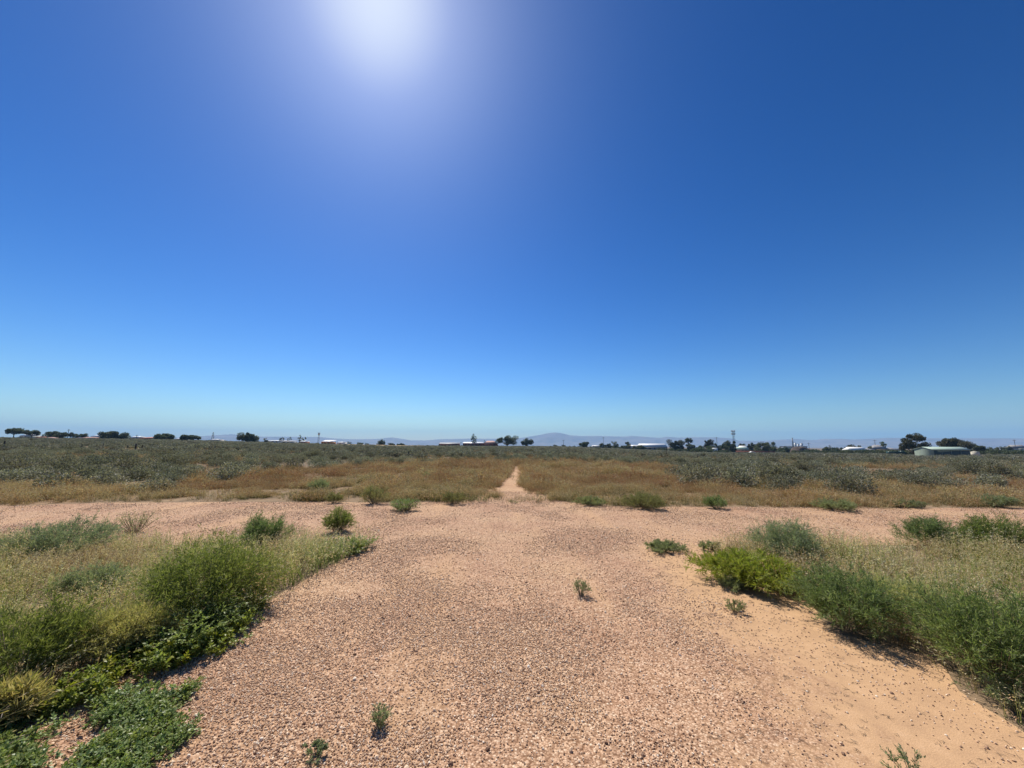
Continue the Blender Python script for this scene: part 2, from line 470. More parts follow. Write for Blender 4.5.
def lump_bush(R, H, nc, nleaf, ll, lw, seed, flat=.0):
    g = np.random.default_rng(seed)
    th = g.random(nc) * 2 * math.pi; rr = np.sqrt(g.random(nc)) * .68
    cz = (.25 + .42 * g.random(nc)) * np.sqrt(1 - rr ** 2)
    cen = np.stack([np.cos(th) * rr * R, np.sin(th) * rr * R, cz * H], 1)
    cr = (.28 + .2 * g.random(nc))
    k = g.integers(0, nc, nleaf); d = rnd_dir(nleaf, g)
    rad = cr[k] * (.55 + .5 * g.random(nleaf) ** .5)
    P = cen[k] + d * np.stack([rad * R, rad * R, rad * H * .95], 1)
    P[:, 2] = np.maximum(P[:, 2], .02)
    D = unit(d * .8 + rnd_dir(nleaf, g) * .9 + np.array([0, 0, .35]))
    V, F = rhombi(P, D, ll * (.6 + .8 * g.random(nleaf)), lw * (.7 + .6 * g.random(nleaf)), g)
    V[:, 2] = np.maximum(V[:, 2], -.02)
    return V, F


def tuft(nb, rad, L, w, seed, heads=6, hl=.022, hw=.006, lean=.5):
    g = np.random.default_rng(seed)
    th = g.random(nb) * 2 * math.pi; r0 = np.sqrt(g.random(nb)) * rad
    P0 = np.stack([np.cos(th) * r0, np.sin(th) * r0, np.zeros(nb)], 1)
    th2 = th + g.normal(0, .9, nb); ln = np.abs(g.normal(0, lean, nb))
    Lb = L * (.45 + .65 * g.random(nb))
    out = np.stack([np.cos(th2), np.sin(th2), np.zeros(nb)], 1)
    up = np.array([0, 0, 1.0])
    side = np.stack([-np.sin(th2 + .5), np.cos(th2 + .5), np.zeros(nb)], 1)
    pts = []
    for s in (0, .35, .7, 1):
        pts.append(P0 + (up * s * (1 - .35 * ln[:, None] * s) + out * (ln[:, None] * (s ** 1.6) * .9)) * Lb[:, None])
    V = []; T = []
    for q, (p, ww) in enumerate(zip(pts, (1, .9, .6, .15))):
        V += [p - side * w * .5 * ww, p + side * w * .5 * ww]; T += [np.full(nb, q / 3)] * 2
    V = np.stack(V, 1).reshape(-1, 3); T = np.stack(T, 1).reshape(-1)
    b = np.arange(nb)[:, None] * 8
    F = np.concatenate([b + np.array([[0, 1, 3, 2]]) + 2 * q for q in range(3)])
    j = np.repeat(np.arange(nb), heads); s = g.random(len(j))
    HP = pts[3][j] * s[:, None] + pts[2][j] * (1 - s)[:, None] + g.normal(0, hl * .35, (len(j), 3))
    HD = unit((pts[3] - pts[2])[j] + rnd_dir(len(j), g) * .08 + out[j] * .03 - up * .03)
    HV, HF = rhombi(HP, HD, hl * (.6 + .8 * g.random(len(j))), hw, g)
    n = len(V)
    return (np.concatenate([V, HV]), np.concatenate([F, HF + n]),
            np.concatenate([np.zeros(len(F), int), np.ones(len(HF), int)]), np.concatenate([T, np.ones(len(HV))]))


def kit_obj(name, me): return bpy.data.objects.new(name, me)


def scatter(name, P, rz, sc, protos, label, cat, tilt=.08):
    n = len(P)
    me = bpy.data.meshes.new(name)
    me.vertices.add(n); me.vertices.foreach_set('co', np.asarray(P, np.float32).ravel())
    g = np.random.default_rng(n)
    rot = np.stack([g.normal(0, tilt, n), g.normal(0, tilt, n), rz], 1).astype(np.float32)
    a = me.attributes.new('rot', 'FLOAT_VECTOR', 'POINT'); a.data.foreach_set('vector', rot.ravel())
    sc = np.asarray(sc, np.float32)
    if sc.ndim == 1: sc = np.repeat(sc[:, None], 3, 1)
    a = me.attributes.new('scl', 'FLOAT_VECTOR', 'POINT'); a.data.foreach_set('vector', sc.ravel())
    a = me.attributes.new('idx', 'INT', 'POINT'); a.data.foreach_set('value', g.integers(0, len(protos), n).astype(np.int32))
    o = link(name, me)
    tag(o, label, cat, kind='stuff')
    col = bpy.data.collections.new(name + '_kit')
    for p in protos: col.objects.link(p)
    ng = bpy.data.node_groups.new(name + '_scatter', 'GeometryNodeTree')
    ng.interface.new_socket('Geometry', in_out='INPUT', socket_type='NodeSocketGeometry')
    ng.interface.new_socket('Geometry', in_out='OUTPUT', socket_type='NodeSocketGeometry')
    gi = ng.nodes.new('NodeGroupInput'); go = ng.nodes.new('NodeGroupOutput')
    ci = ng.nodes.new('GeometryNodeCollectionInfo'); ci.inputs['Collection'].default_value = col
    ci.inputs['Separate Children'].default_value = True; ci.inputs['Reset Children'].default_value = True
    ip = ng.nodes.new('GeometryNodeInstanceOnPoints'); ip.inputs['Pick Instance'].default_value = True

    def na(nm, t):
        q = ng.nodes.new('GeometryNodeInputNamedAttribute'); q.data_type = t; q.inputs['Name'].default_value = nm
        return [s for s in q.outputs if s.enabled and s.name == 'Attribute'][0]
    L = ng.links.new
    L(gi.outputs[0], ip.inputs['Points']); L(ci.outputs[0], ip.inputs['Instance'])
    L(na('idx', 'INT'), ip.inputs['Instance Index']); L(na('rot', 'FLOAT_VECTOR'), ip.inputs['Rotation'])
    L(na('scl', 'FLOAT_VECTOR'), ip.inputs['Scale']); L(ip.outputs[0], go.inputs[0])
    md = o.modifiers.new('scatter', 'NODES'); md.node_group = ng
    return o


# ------------------------------------------------------------------ setting: ground, road, hills
def build_ground():
    na = 720
    r = np.concatenate([np.arange(0.0, 60, 1.5), np.geomspace(60, 11500, 110)])
    r[0] = .4
    th = np.linspace(0, 2 * math.pi, na, endpoint=False)
    X = r[:, None] * np.sin(th); Y = r[:, None] * np.cos(th)
    Z = ground(X, Y)
    V = np.stack([X, Y, Z], -1).reshape(-1, 3)
    i = np.arange(len(r) - 1)[:, None] * na; k = np.arange(na)[None]; k2 = (k + 1) % na
    F = np.stack([i + k, i + k2, i + na + k2, i + na + k], -1).reshape(-1, 4)[:, ::-1]
    V = np.concatenate([V, [[0, 0, 0]]]); c = len(V) - 1
    kk = np.arange(na)
    F3 = np.stack([np.full(na, c), (kk + 1) % na, kk], -1)
    o = link('ground', mesh_np('ground', V, [F, F3], MAT['ground'], smooth=True))
    tag(o, 'dry reddish brown earth of the flat plain reaching to the hills', 'ground', kind='structure')


build_ground()


def sheet(name, outline, mat, label, cat, lift, jag=.0, step=.15, drape=False):
    P = [np.asarray(p, float) for p in outline]; out = []
    for a, b in zip(P, P[1:] + P[:1]):
        n = max(1, int(np.linalg.norm(b - a) / step))
        for k in range(n):
            q = a + (b - a) * k / n
            if jag:
                q = q + (np.array([fbm(q[0] * 1.7, q[1] * 1.7, 4), fbm(q[0] * 1.7 + 50, q[1] * 1.7, 4)]) - .5) * jag * 2
            out.append(q)
    V = [Vector((float(q[0]), float(q[1]), 0)) for q in out]
    tris = tessellate_polygon([V])
    A = np.array([[v.x, v.y, 0] for v in V])
    A[:, 2] = (ground(A[:, 0], A[:, 1]) if drape else 0) + lift
    T = np.array([t for t in tris])
    a, b, c = A[T[:, 0]], A[T[:, 1]], A[T[:, 2]]
    nz = (b[:, 0] - a[:, 0]) * (c[:, 1] - a[:, 1]) - (b[:, 1] - a[:, 1]) * (c[:, 0] - a[:, 0])
    T[nz < 0] = T[nz < 0][:, ::-1]
    o = link(name, mesh_np(name, A, T, mat))
    tag(o, label, cat, kind='structure')
    return o


# road outline in plan: the wide gravel track we stand on opens into the track crossing ahead
LEFT_EDGE = [gpt(*p) for p in [(20, 548), (130, 548), (250, 543), (330, 546), (376, 545), (352, 557), (302, 580), (262, 610), (232, 636), (170, 660), (95, 688), (60, 702), (20, 716), (-60, 750)]]
RIGHT_EDGE = [gpt(*p) for p in [(1110, 790), (1024, 730), (965, 692), (935, 658), (885, 645), (832, 630), (800, 598), (740, 582), (708, 562), (752, 549), (800, 547), (900, 545), (1010, 546)]]
FAR_EDGE = [gpt(*p) for p in [(1010, 508), (850, 508), (700, 507), (620, 507), (572, 503), (548, 498), (538, 492), (526, 488), (519, 483), (522, 476), (520, 470), (514, 470), (512, 476), (507, 481), (503, 486), (489, 490), (486, 495), (462, 498), (440, 502), (400, 503), (250, 502), (100, 503), (20, 506)]]
PL = gpt(-60, 800); PR = gpt(1110, 790)
ROAD = ([np.array([PL[0] - .6, .5]), np.array([-2.6, -14]), np.array([2.8, -14]), np.array([PR[0] + .3, .5])] + RIGHT_EDGE +
        [np.array([24, 6.6]), np.array([45, 6.4]), np.array([45, 10.2]), np.array([24, 10.3])] + FAR_EDGE +
        [np.array([-24, 10.6]), np.array([-45, 10.4]), np.array([-45, 6.9]), np.array([-24, 6.9])] + LEFT_EDGE)
sheet('gravel_road', ROAD, MAT['gravel'], 'wide pinkish tan gravel track opening into a track crossing ahead', 'gravel track', .006, jag=.10)


def px_sheet(name, pts, D, mat, label, cat, lift=.08):
    """an open patch on the plain; pts are (column, distance)"""
    out = [np.array([at(x, 445, d)[0], d]) for x, d in pts]
    sheet(name, out, mat, label, cat, lift, jag=1.2, step=3, drape=True)


px_sheet('golden_field', [(300, 265), (345, 285), (440, 285), (446, 300), (440, 348), (300, 320)], 300, MAT['golden'],
         'strip of golden stubble at the far edge of the plain', 'field', .25)
px_sheet('red_bare_ground', [(985, 112), (1030, 110), (1060, 135), (1030, 150), (985, 146), (970, 130)], 120, MAT['redsoil'],
         'patch of bare red soil right of the green shed', 'bare soil', .12)
px_sheet('sandy_path', [(178, 120), (190, 118), (197, 160), (206, 205), (200, 208), (186, 165)], 150, MAT['pale_sand'],
         'pale sandy path climbing through the saltbush on the left', 'path', .2)


def build_hills():
    prof = [(-600, 441), (-100, 440), (150, 438.5), (195, 436.6), (215, 435.2), (232, 434.2), (243, 435.8), (262, 436.6), (300, 436.8), (320, 437.0), (335, 438.5), (350, 439.3), (378, 438.9), (392, 437.3),
            (400, 438.6), (412, 440.4), (425, 440.5), (440, 439.3), (470, 438.6), (500, 438.8), (512, 438.6), (525, 437.4), (540, 435.0), (548, 433.2), (556, 432.4), (562, 433.2), (570, 435.2), (582, 436.1),
            (600, 436.0), (625, 436.6), (632, 435.9), (642, 436.6), (660, 437.9), (668, 436.7), (678, 437.6), (690, 437.2), (715, 437.3), (732, 438.2), (740, 440.8), (765, 440.8), (783, 439.6), (798, 438.9), (812, 440.2),
            (825, 439.0), (842, 438.8), (855, 439.6), (870, 438.8), (890, 437.8), (930, 438.2), (1024, 438.4), (1300, 438.6), (1800, 441)]
    px, py = zip(*prof)
    az = np.linspace(R_(-72), R_(72), 1100)
    for (name, r0, dr, sc, lab) in (('hills', 9000, 1500, 1.0, 'long low mountain range with one broad peak along the horizon'),
                                    ):
        col = 512 + FPX * np.tan(az) / cp
        rows = np.linspace(-1, 1, 41)
        # crest height over -8 m for each azimuth
        crest = np.array([at(c, np.interp(c, px, py), r0 * math.cos(a))[2] for c, a in zip(col, az)]) + 9
        V = []
        for v in rows:
            rr = r0 + v * dr
            x = rr * np.sin(az); y = rr * np.cos(az)
            n = fbm(x / 420, y / 420, 5); rid = 1 - np.abs(2 * fbm(x / 300 + 9, y / 300, 4) - 1)
            s = np.clip(1 - abs(v), 0, 1)
            sh = s ** 1.25 * (1 + (n - .5) * .9 * (1 - s) * 2 + (rid - .75) * .8 * (1 - s))
            V.append(np.stack([x, y, -9 + crest * np.clip(sh, 0, 1) + (s < .01) * -3], 1))
        V = np.concatenate(V); n = len(az)
        i = np.arange(len(rows) - 1)[:, None] * n; k = np.arange(n - 1)[None]
        F = np.stack([i + k, i + k + 1, i + n + k + 1, i + n + k], -1).reshape(-1, 4)[:, ::-1]
        o = link(name, mesh_np(name, V, F, MAT['hill'], smooth=True))
        tag(o, lab, 'hills', kind='structure')


build_hills()

# ------------------------------------------------------------------ loose stones on the gravel
def rock(seed):
    g = np.random.default_rng(seed)
    import bmesh
    bm = bmesh.new(); bmesh.ops.create_icosphere(bm, subdivisions=1, radius=1)
    s = np.array([1, .6 + .35 * g.random(), .42 + .3 * g.random()])
    for v in bm.verts:
        f = 1 + g.normal(0, .16); v.co = Vector([float(a * b * f) for a, b in zip(v.co, s)])
    me = bpy.data.meshes.new('rock'); bm.to_mesh(me); bm.free(); me.materials.append(MAT['stone'])
    return kit_obj('rock_%d' % seed, me)


def sand_mask(X, Y):
    d = (SAND_B - SAND_A) / np.linalg.norm(SAND_B - SAND_A)
    nx, ny = -d[1], d[0]
    if nx < 0: nx, ny = -nx, -ny
    dist = nx * (X - SAND_A[0]) + ny * (Y - SAND_A[1])
    return np.clip((dist + (fbm(X * 1.5, Y * 1.5, 3) - .5) * 1.2 + .3) / .8, 0, 1) * np.clip((7.8 - Y) / 2, 0, 1)


def stones():
    n = 900000
    Y = 1.2 * (13.5 / 1.2) ** rng.random(n)
    X = (rng.random(n) * 2 - 1) * (1.7 * Y + 1.2)
    # importance: uniform in log(Y) and in X/Y gives a density of 1/Y^2; thin further by place
    keep = inside(ROAD, X, Y)
    sm = sand_mask(X, Y)
    patch = np.clip((fbm(X * 1.1 + 4, Y * 1.1, 5) - .36) * 4, .12, 1)
    dens = patch * (1 - .93 * sm) * np.clip(Y / 3.2, .3, 1)
    keep &= rng.random(n) < dens
    X = X[keep]; Y = Y[keep]; n = len(X)
    s = .0042 + .0045 * rng.random(n) ** 2 + (rng.random(n) < .02) * rng.random(n) * .010
    s = s * np.clip((Y / 4) ** .35, .9, 1.5)
    P = np.stack([X, Y, np.full(n, .007) + s * .2], 1)
    scatter('gravel_stones', P, rng.random(n) * 6.28, s, [rock(i) for i in range(7)],
            'loose tan and brown pebbles strewn over the gravel track', 'gravel', tilt=.5)
    # dark crumbs and twigs on the sand to the right
    n = 5000
    X = 1 + rng.random(n) * 7; Y = 1.6 + rng.random(n) * 5
    k = inside(ROAD, X, Y) & (sand_mask(X, Y) > .5) & (rng.random(n) < np.clip((fbm(X * 1.2, Y * 1.2, 3) - .35) * 3, .1, 1))
    X = X[k]; Y = Y[k]; n = len(X)
    pr = []
    for q in range(4):
        g = Geo(); gg = np.random.default_rng(q + 80)
        for _ in range(3):
            p = gg.normal(0, .02, 3); p[2] = .003; d = gg.normal(0, .022, 3); d[2] = abs(d[2]) * .15
            g.tube([p - d, p + d * .2, p + d + gg.normal(0, .004, 3)], [.0012, .0014, .0006], 3, False)
        pr.append(kit_obj('twig_%d' % q, g.mesh('twig', MAT['bark'])))
    P = np.stack([X, Y, np.full(n, .008)], 1)
    scatter('twig_litter', P, rng.random(n) * 6.28, .3 + .5 * rng.random(n), pr, 'dark dry twig litter scattered over the sand on the right', 'twig litter', tilt=.05)


stones()

# ------------------------------------------------------------------ grasses
L_VEG = LEFT_EDGE + [gpt(-60, 830), np.array([-4.6, .6]), np.array([-14, .6]), np.array([-24, 6.8])]
R_VEG = RIGHT_EDGE + [np.array([24, 6.4]), np.array([14, .8]), np.array([PR[0] + .8, .8])]


def grass_kit(pref, bm, hm, n, nb, rad, L, w, heads, hl, hw, lean):
    out = []
    for q in range(n):
        V, F, mi, T = tuft(nb, rad, L, w, 100 + q + len(pref), heads, hl, hw, lean)
        out.append(kit_obj('%s_%d' % (pref, q), mesh_np(pref, V, F, [MAT[bm], MAT[hm]], mi, T)))
    return out


def near_grass(name, poly, x0, x1, y0, y1, dens, label, bare):
    A = abs(x1 - x0) * (y1 - y0); n = int(A * dens)
    X = x0 + rng.random(n) * (x1 - x0); Y = y0 + rng.random(n) * (y1 - y0)
    k = inside(poly, X, Y) & (rng.random(n) < np.clip((fbm(X * .9, Y * .9, 3) - .25) * 3.5, .25, 1))
    for (bx, by, br) in bare:
        k &= ((X - bx) ** 2 + (Y - by) ** 2) > (br * (.45 + .35 * rng.random(n))) ** 2
    X = X[k]; Y = Y[k]; n = len(X)
    s = (.40 + .95 * fbm(X * .9 + 9, Y * .9, 4)) * (.7 + .6 * rng.random(n))
    hue = fbm(X * .8 + 33, Y * .8, 4) + (rng.random(n) - .5) * .3
    green = hue < (.46 if x1 < 0 else .53)
    pink = hue > .60
    for nm, m, bm, hm, lab in ((name, ~green & ~pink, 'blade', 'head_straw', label),
                               ('green_grass', green, 'blade_green', 'head', label.replace('tangled straw and green seeding grass filling', 'soft green grass growing through the straw on')),
                               ('seeding_grass', pink, 'blade_far', 'head', label.replace('tangled straw and green seeding grass filling', 'pinkish brown seeding grass scattered over'))):
        x, y, q = X[m], Y[m], s[m]
        scatter(nm, np.stack([x, y, np.zeros(len(x))], 1), rng.random(len(x)) * 6.28, q,
                grass_kit(nm + '_tuft', bm, hm, 6, 26, .10, .34, .0042, 6, .018, .0058, .6), lab, 'grass', .15)


# ------------------------------------------------------------------ foreground plants
PLANTS = []   # (x, y, r) so that the grass leaves them room


def shrub_at(name, px, py, wpx, toppx, style, label, cat='shrub', seed=1, mat=None, parts=True, loc=None, flat=None, dens=1.0):
    """px,py: where the plant meets the ground; wpx: its width; toppx: its top"""
    g2 = gpt(px, py) if loc is None else np.array(loc)
    Rr = wpx / FPX * g2[1] * .5 * .93
    H = abs(at(px, toppx, g2[1] + Rr * .3)[2]) if flat is None else flat
    t = thing(name, label, cat, (g2[0], g2[1], .006))
    if style == 'needle':
        k = dens * max(.05, min(1.6, (Rr / .45) ** 1.6))
        ns = int(150 * k) + 14
        V, F, st = fine_shrub(Rr, H, ns, 12, 13, .030 + .012 * Rr, .0042 + .0015 * Rr, seed)
    elif style == 'broad':
        k = dens * max(.1, min(2.5, (Rr / .4) ** 1.7))
        V, F, st = fine_shrub(Rr, H, int(120 * k) + 12, 8, 7, .024, .013, seed, upright=.5, low=.4, up=2)
    elif style == 'feathery':
        V, F, st = fine_shrub(Rr, H, int(260 * dens), 9, 8, .034, .0042, seed, upright=.8, low=.3)
    elif style == 'blade':
        V, F, st = fine_shrub(Rr, H, int(150 * dens), 8, 7, .055, .008, seed, upright=.75, low=.35)
    else:   # small dusty plant
        V, F, st = fine_shrub(Rr, H, int(18 * dens), 6, 7, .015 + .012 * Rr, .0045 + .005 * Rr, seed, upright=.7, low=.35)
    link('foliage', mesh_np('foliage', V, F, MAT[mat or {'needle': 'green', 'broad': 'broad', 'blade': 'lime'}.get(style, 'grey_green')]), t)
    if st.n: link('stem', st.mesh('stem', MAT['stem']), t)
    PLANTS.append((g2[0], g2[1], Rr))
    return t


# left verge
shrub_at('needle_shrub', 18, 690, 98, 610, 'needle', 'large dense green needle-leaved shrub at the left edge of the photo above the creeping plants', seed=11, dens=1.3)
shrub_at('needle_shrub', 203, 618, 108, 549, 'needle', 'large rounded green needle-leaved shrub beside the left edge of the gravel', seed=12, dens=1.3)
shrub_at('needle_shrub', 263, 549, 46, 517, 'needle', 'medium green shrub behind the large rounded one near the gravel crossing on the left', seed=13)
shrub_at('needle_shrub', 135, 533, 42, 514, 'dusty', 'small grey-green bush on the far left rim of the grass against the gravel', seed=14, dens=3, mat='grey_green')
shrub_at('needle_shrub', 62, 556, 86, 522, 'needle', 'low wide dull green bush among the grass at the upper left of the verge', seed=15, mat='grey_green', dens=.55)
shrub_at('needle_shrub', 95, 596, 56, 566, 'needle', 'pale thin green bush sunk in the left grass between the two large shrubs', seed=16, mat='grey_green', dens=.6)
shrub_at('leafy_clump', 185, 640, 110, 603, 'broad', 'bright yellow-green leafy clump spilling over the gravel in front of the large rounded shrub', 'leafy plant', seed=17, mat='broad', dens=1.5)
shrub_at('leafy_clump', 342, 552, 66, 539, 'broad', 'low green mat of leaves at the tip of the left verge beside the gravel', 'leafy plant', seed=18, mat='mat_leaf')
shrub_at('grass_clump', 122, 658, 70, 612, 'feathery', 'pale green arching grass clump between the two large left shrubs', 'grass clump', seed=19, mat='feather', dens=1.3)
shrub_at('grass_clump', 4, 730, 40, 690, 'blade', 'small lime green grass clump under the leftmost shrub', 'grass clump', seed=20, dens=.6, mat='feather')
shrub_at('needle_shrub', 338, 532, 27, 511, 'needle', 'small round green bush standing alone on the gravel left of centre', seed=21, dens=1.2, mat='green')
# right verge
shrub_at('leafy_clump', 752, 584, 92, 556, 'blade', 'bright lime green leafy clump at the left tip of the right verge', 'leafy plant', seed=31, dens=2.2, mat='lime')
shrub_at('needle_shrub', 788, 566, 62, 525, 'needle', 'pale grey-green bush right behind the lime green clump', seed=32, mat='grey_green', dens=.9)
shrub_at('needle_shrub', 848, 628, 84, 572, 'needle', 'dark green needle-leaved shrub leaning over the sand on the right verge', seed=33, dens=1.1)
shrub_at('needle_shrub', 996, 682, 108, 594, 'needle', 'large dense green needle-leaved shrub at the right edge of the photo', seed=34, dens=1.4)
shrub_at('needle_shrub', 905, 622, 74, 582, 'feathery', 'pale feathery yellow-green clump between the two dark green shrubs of the right verge', seed=35, mat='feather', dens=.8)
shrub_at('needle_shrub', 1003, 556, 62, 520, 'needle', 'dark bluish green bush on the far rim of the right grass near the photo edge', seed=36, mat='green', dens=1.1)
shrub_at('needle_shrub', 932, 548, 50, 520, 'needle', 'small bright green bush on the far rim of the right grass', seed=37, mat='green')
shrub_at('needle_shrub', 1020, 712, 60, 682, 'dusty', 'flat grey-green plant under the large shrub in the lower right', 'plant', seed=38, dens=2.5)
# lone plants on the gravel and sand
SM = [('gravel_weed', 581, 596, 17, 580, 'dusty', 'small upright grey-green weed alone in the middle of the gravel', 41),
      ('gravel_weed', 379, 728, 17, 708, 'dusty', 'small spiky grey-green weed on the gravel low in the photo left of centre', 42),
      ('gravel_weed', 316, 757, 22, 745, 'dusty', 'thin sparse weed at the bottom of the photo on the gravel left of centre', 43),
      ('gravel_weed', 735, 613, 20, 601, 'dusty', 'tiny grey-green rosette alone on the sand right of the gravel', 44),
      ('gravel_weed', 734, 588, 30, 578, 'needle', 'low grey-green cushion right below the lime green clump', 45),
      ('gravel_weed', 664, 551, 38, 542, 'needle', 'flat spreading green weed on the crossing right of centre, the longer of two', 46),
      ('gravel_weed', 711, 550, 22, 542, 'needle', 'short flat weed on the crossing beside the lime green clump', 47),
      ('gravel_weed', 916, 786, 48, 752, 'dusty', 'grey-green sprig poking up at the bottom of the photo on the sand', 48)]
for nm, x, y, w, tp, st, lab, sd in SM:
    shrub_at(nm, x, y, w, tp, st, lab, 'weed', seed=sd, dens=(.6 if st == 'needle' else 1.0 if y > 700 else 1.6), mat='grey_green')
FAR = [(404, 511, 34, 498, 'broad', 'bright green leafy plant on the far edge of the crossing left of centre', 'lime', 51),
       (374, 504, 24, 486, 'needle', 'green bush on the golden verge just left of the bright green leafy plant', 'green', 52),
       (334, 503, 20, 488, 'needle', 'narrow green bush on the far golden verge left of a wider green bush', 'green', 53),
       (318, 492, 22, 476, 'needle', 'dark round bush behind the far golden verge, left of centre', 'grey_green', 54),
       (427, 481, 9, 471, 'needle', 'tiny dark bush alone in the golden grass left of the sandy side track', 'grey_green', 55),
       (455, 504, 28, 491, 'needle', 'low green bush left of the mouth of the sandy side track', 'green', 56),
       (481, 503, 16, 494, 'dusty', 'small grey bush at the mouth of the sandy side track', 'grey_green', 57),
       (513, 504, 20, 499, 'dusty', 'flat weed in the mouth of the sandy side track', 'grey_green', 58),
       (535, 503, 24, 489, 'dusty', 'pale grey-green bush in the mouth of the sandy side track', 'grey_green', 59),
       (512, 480, 8, 474, 'dusty', 'small tuft growing in the narrow part of the sandy side track', 'grey_green', 60),
       (590, 505, 34, 493, 'needle', 'low dull green bush right of the mouth of the sandy side track', 'grey_green', 61),
       (645, 508, 40, 489, 'needle', 'wide green bush on the far golden verge right of centre', 'green', 62),
       (717, 509, 24, 494, 'needle', 'bright green bush on the far verge right of the wide green one', 'green', 63),
       (836, 510, 40, 499, 'needle', 'low dark green bush on the far verge in front of the big saltbush', 'grey_green', 64),
       (905, 507, 46, 496, 'needle', 'long low green bush on the far verge at the right', 'green', 65),
       (997, 507, 34, 492, 'needle', 'olive bush on the far verge near the right edge of the photo', 'grey_green', 66)]
for x, y, w, tp, st, lab, mt, sd in FAR:
    shrub_at('verge_bush', x, y, w * (.75 + .35 * ((sd * 7) % 5) / 4), tp + (y - tp) * (.08 + .3 * ((sd * 3) % 4) / 3), st, lab, 'bush', seed=sd, mat='olive_leaf' if mt == 'green' and sd % 3 else mt, dens=.45 + .1 * (sd % 4))

near_grass('dry_grass', L_VEG, -16, -.8, .8, 8.2, 62, 'tangled straw and green seeding grass filling the left verge', PLANTS)
near_grass('dry_grass', R_VEG, .8, 16, .9, 8.2, 62, 'tangled straw and green seeding grass filling the right verge', PLANTS)

# creeping plants at lower left
def creeping():
    poly = [gpt(*p) for p in [(-80, 780), (-40, 750), (10, 722), (60, 706), (100, 690), (128, 682), (150, 692), (165, 700), (205, 692), (196, 706), (168, 722), (186, 738), (178, 756), (150, 800), (60, 900), (-80, 900)]]
    n = 9000
    X = -5 + rng.random(n) * 4.6; Y = .8 + rng.random(n) * 3
    k = inside(poly, X + (fbm(X * 5, Y * 5, 2) - .5) * .15, Y) & (fbm(X * 3.1 + 3, Y * 3.1, 3) > .405)
    X = X[k]; Y = Y[k]; n = len(X)
    kit = []
    for q in range(5):
        V, F, st = fine_shrub(.06, .045, 9, 4, 4, .012, .0075, 300 + q, upright=.5, low=.5, up=2.5)
        kit.append(kit_obj('creeper_%d' % q, mesh_np('creeper', V, F, MAT['mat_leaf'])))
    scatter('ground_cover', np.stack([X, Y, np.full(n, .006)], 1), rng.random(n) * 6.28, .8 + .7 * rng.random(n), kit,
            'mat of small green creeping leaves over the gravel at the lower left', 'ground cover', .15)


creeping()


def fringe():
    poly = [gpt(*p) for p in [(40, 716), (80, 690), (120, 662), (180, 640), (235, 600), (262, 600), (250, 622), (236, 646), (182, 668), (112, 692), (60, 716)]]
    n = 2600
    X = -4.2 + rng.random(n) * 3.2; Y = 1.8 + rng.random(n) * 3.4
    k = inside(poly, X, Y)
    X = X[k]; Y = Y[k]; n = len(X)
    kit = []
    for q in range(4):
        V, F, st = fine_shrub(.08, .085, 10, 5, 5, .018, .010, 340 + q, upright=.6, low=.5, up=2)
        kit.append(kit_obj('fringe_%d' % q, mesh_np('fringe', V, F, MAT['broad'])))
    scatter('leafy_fringe', np.stack([X, Y, np.full(n, .004)], 1), rng.random(n) * 6.28, .7 + .9 * rng.random(n), kit,
            'yellow-green low leaves fringing the left verge where it meets the gravel', 'ground cover', .2)


fringe()

# dead branches under the leftmost shrub
def dead_branch():
    p = gpt(20, 704)
    t = Geo(); g = np.random.default_rng(5)
    for k in range(7):
        a = np.array([p[0] + g.normal(0, .06), p[1] + g.normal(0, .06), .02])
        d = np.array([.22 + g.random() * .12, -.10 + g.normal(0, .08), .06 + g.random() * .1])
        q = [a, a + d * .4 + g.normal(0, .02, 3), a + d * .8 + g.normal(0, .02, 3), a + d * 1.1 + g.normal(0, .03, 3)]
        t.tube(q, [.005, .004, .003, .0015], 5)
        t.tube([q[1], q[1] + [.05, .03, .09]], [.003, .001], 4)
    tag(link('dead_branch', t.mesh('dead_branch', MAT['deadwood'], True)), 'bare grey dead branches sticking out under the leftmost shrub', 'dead branch')


dead_branch()

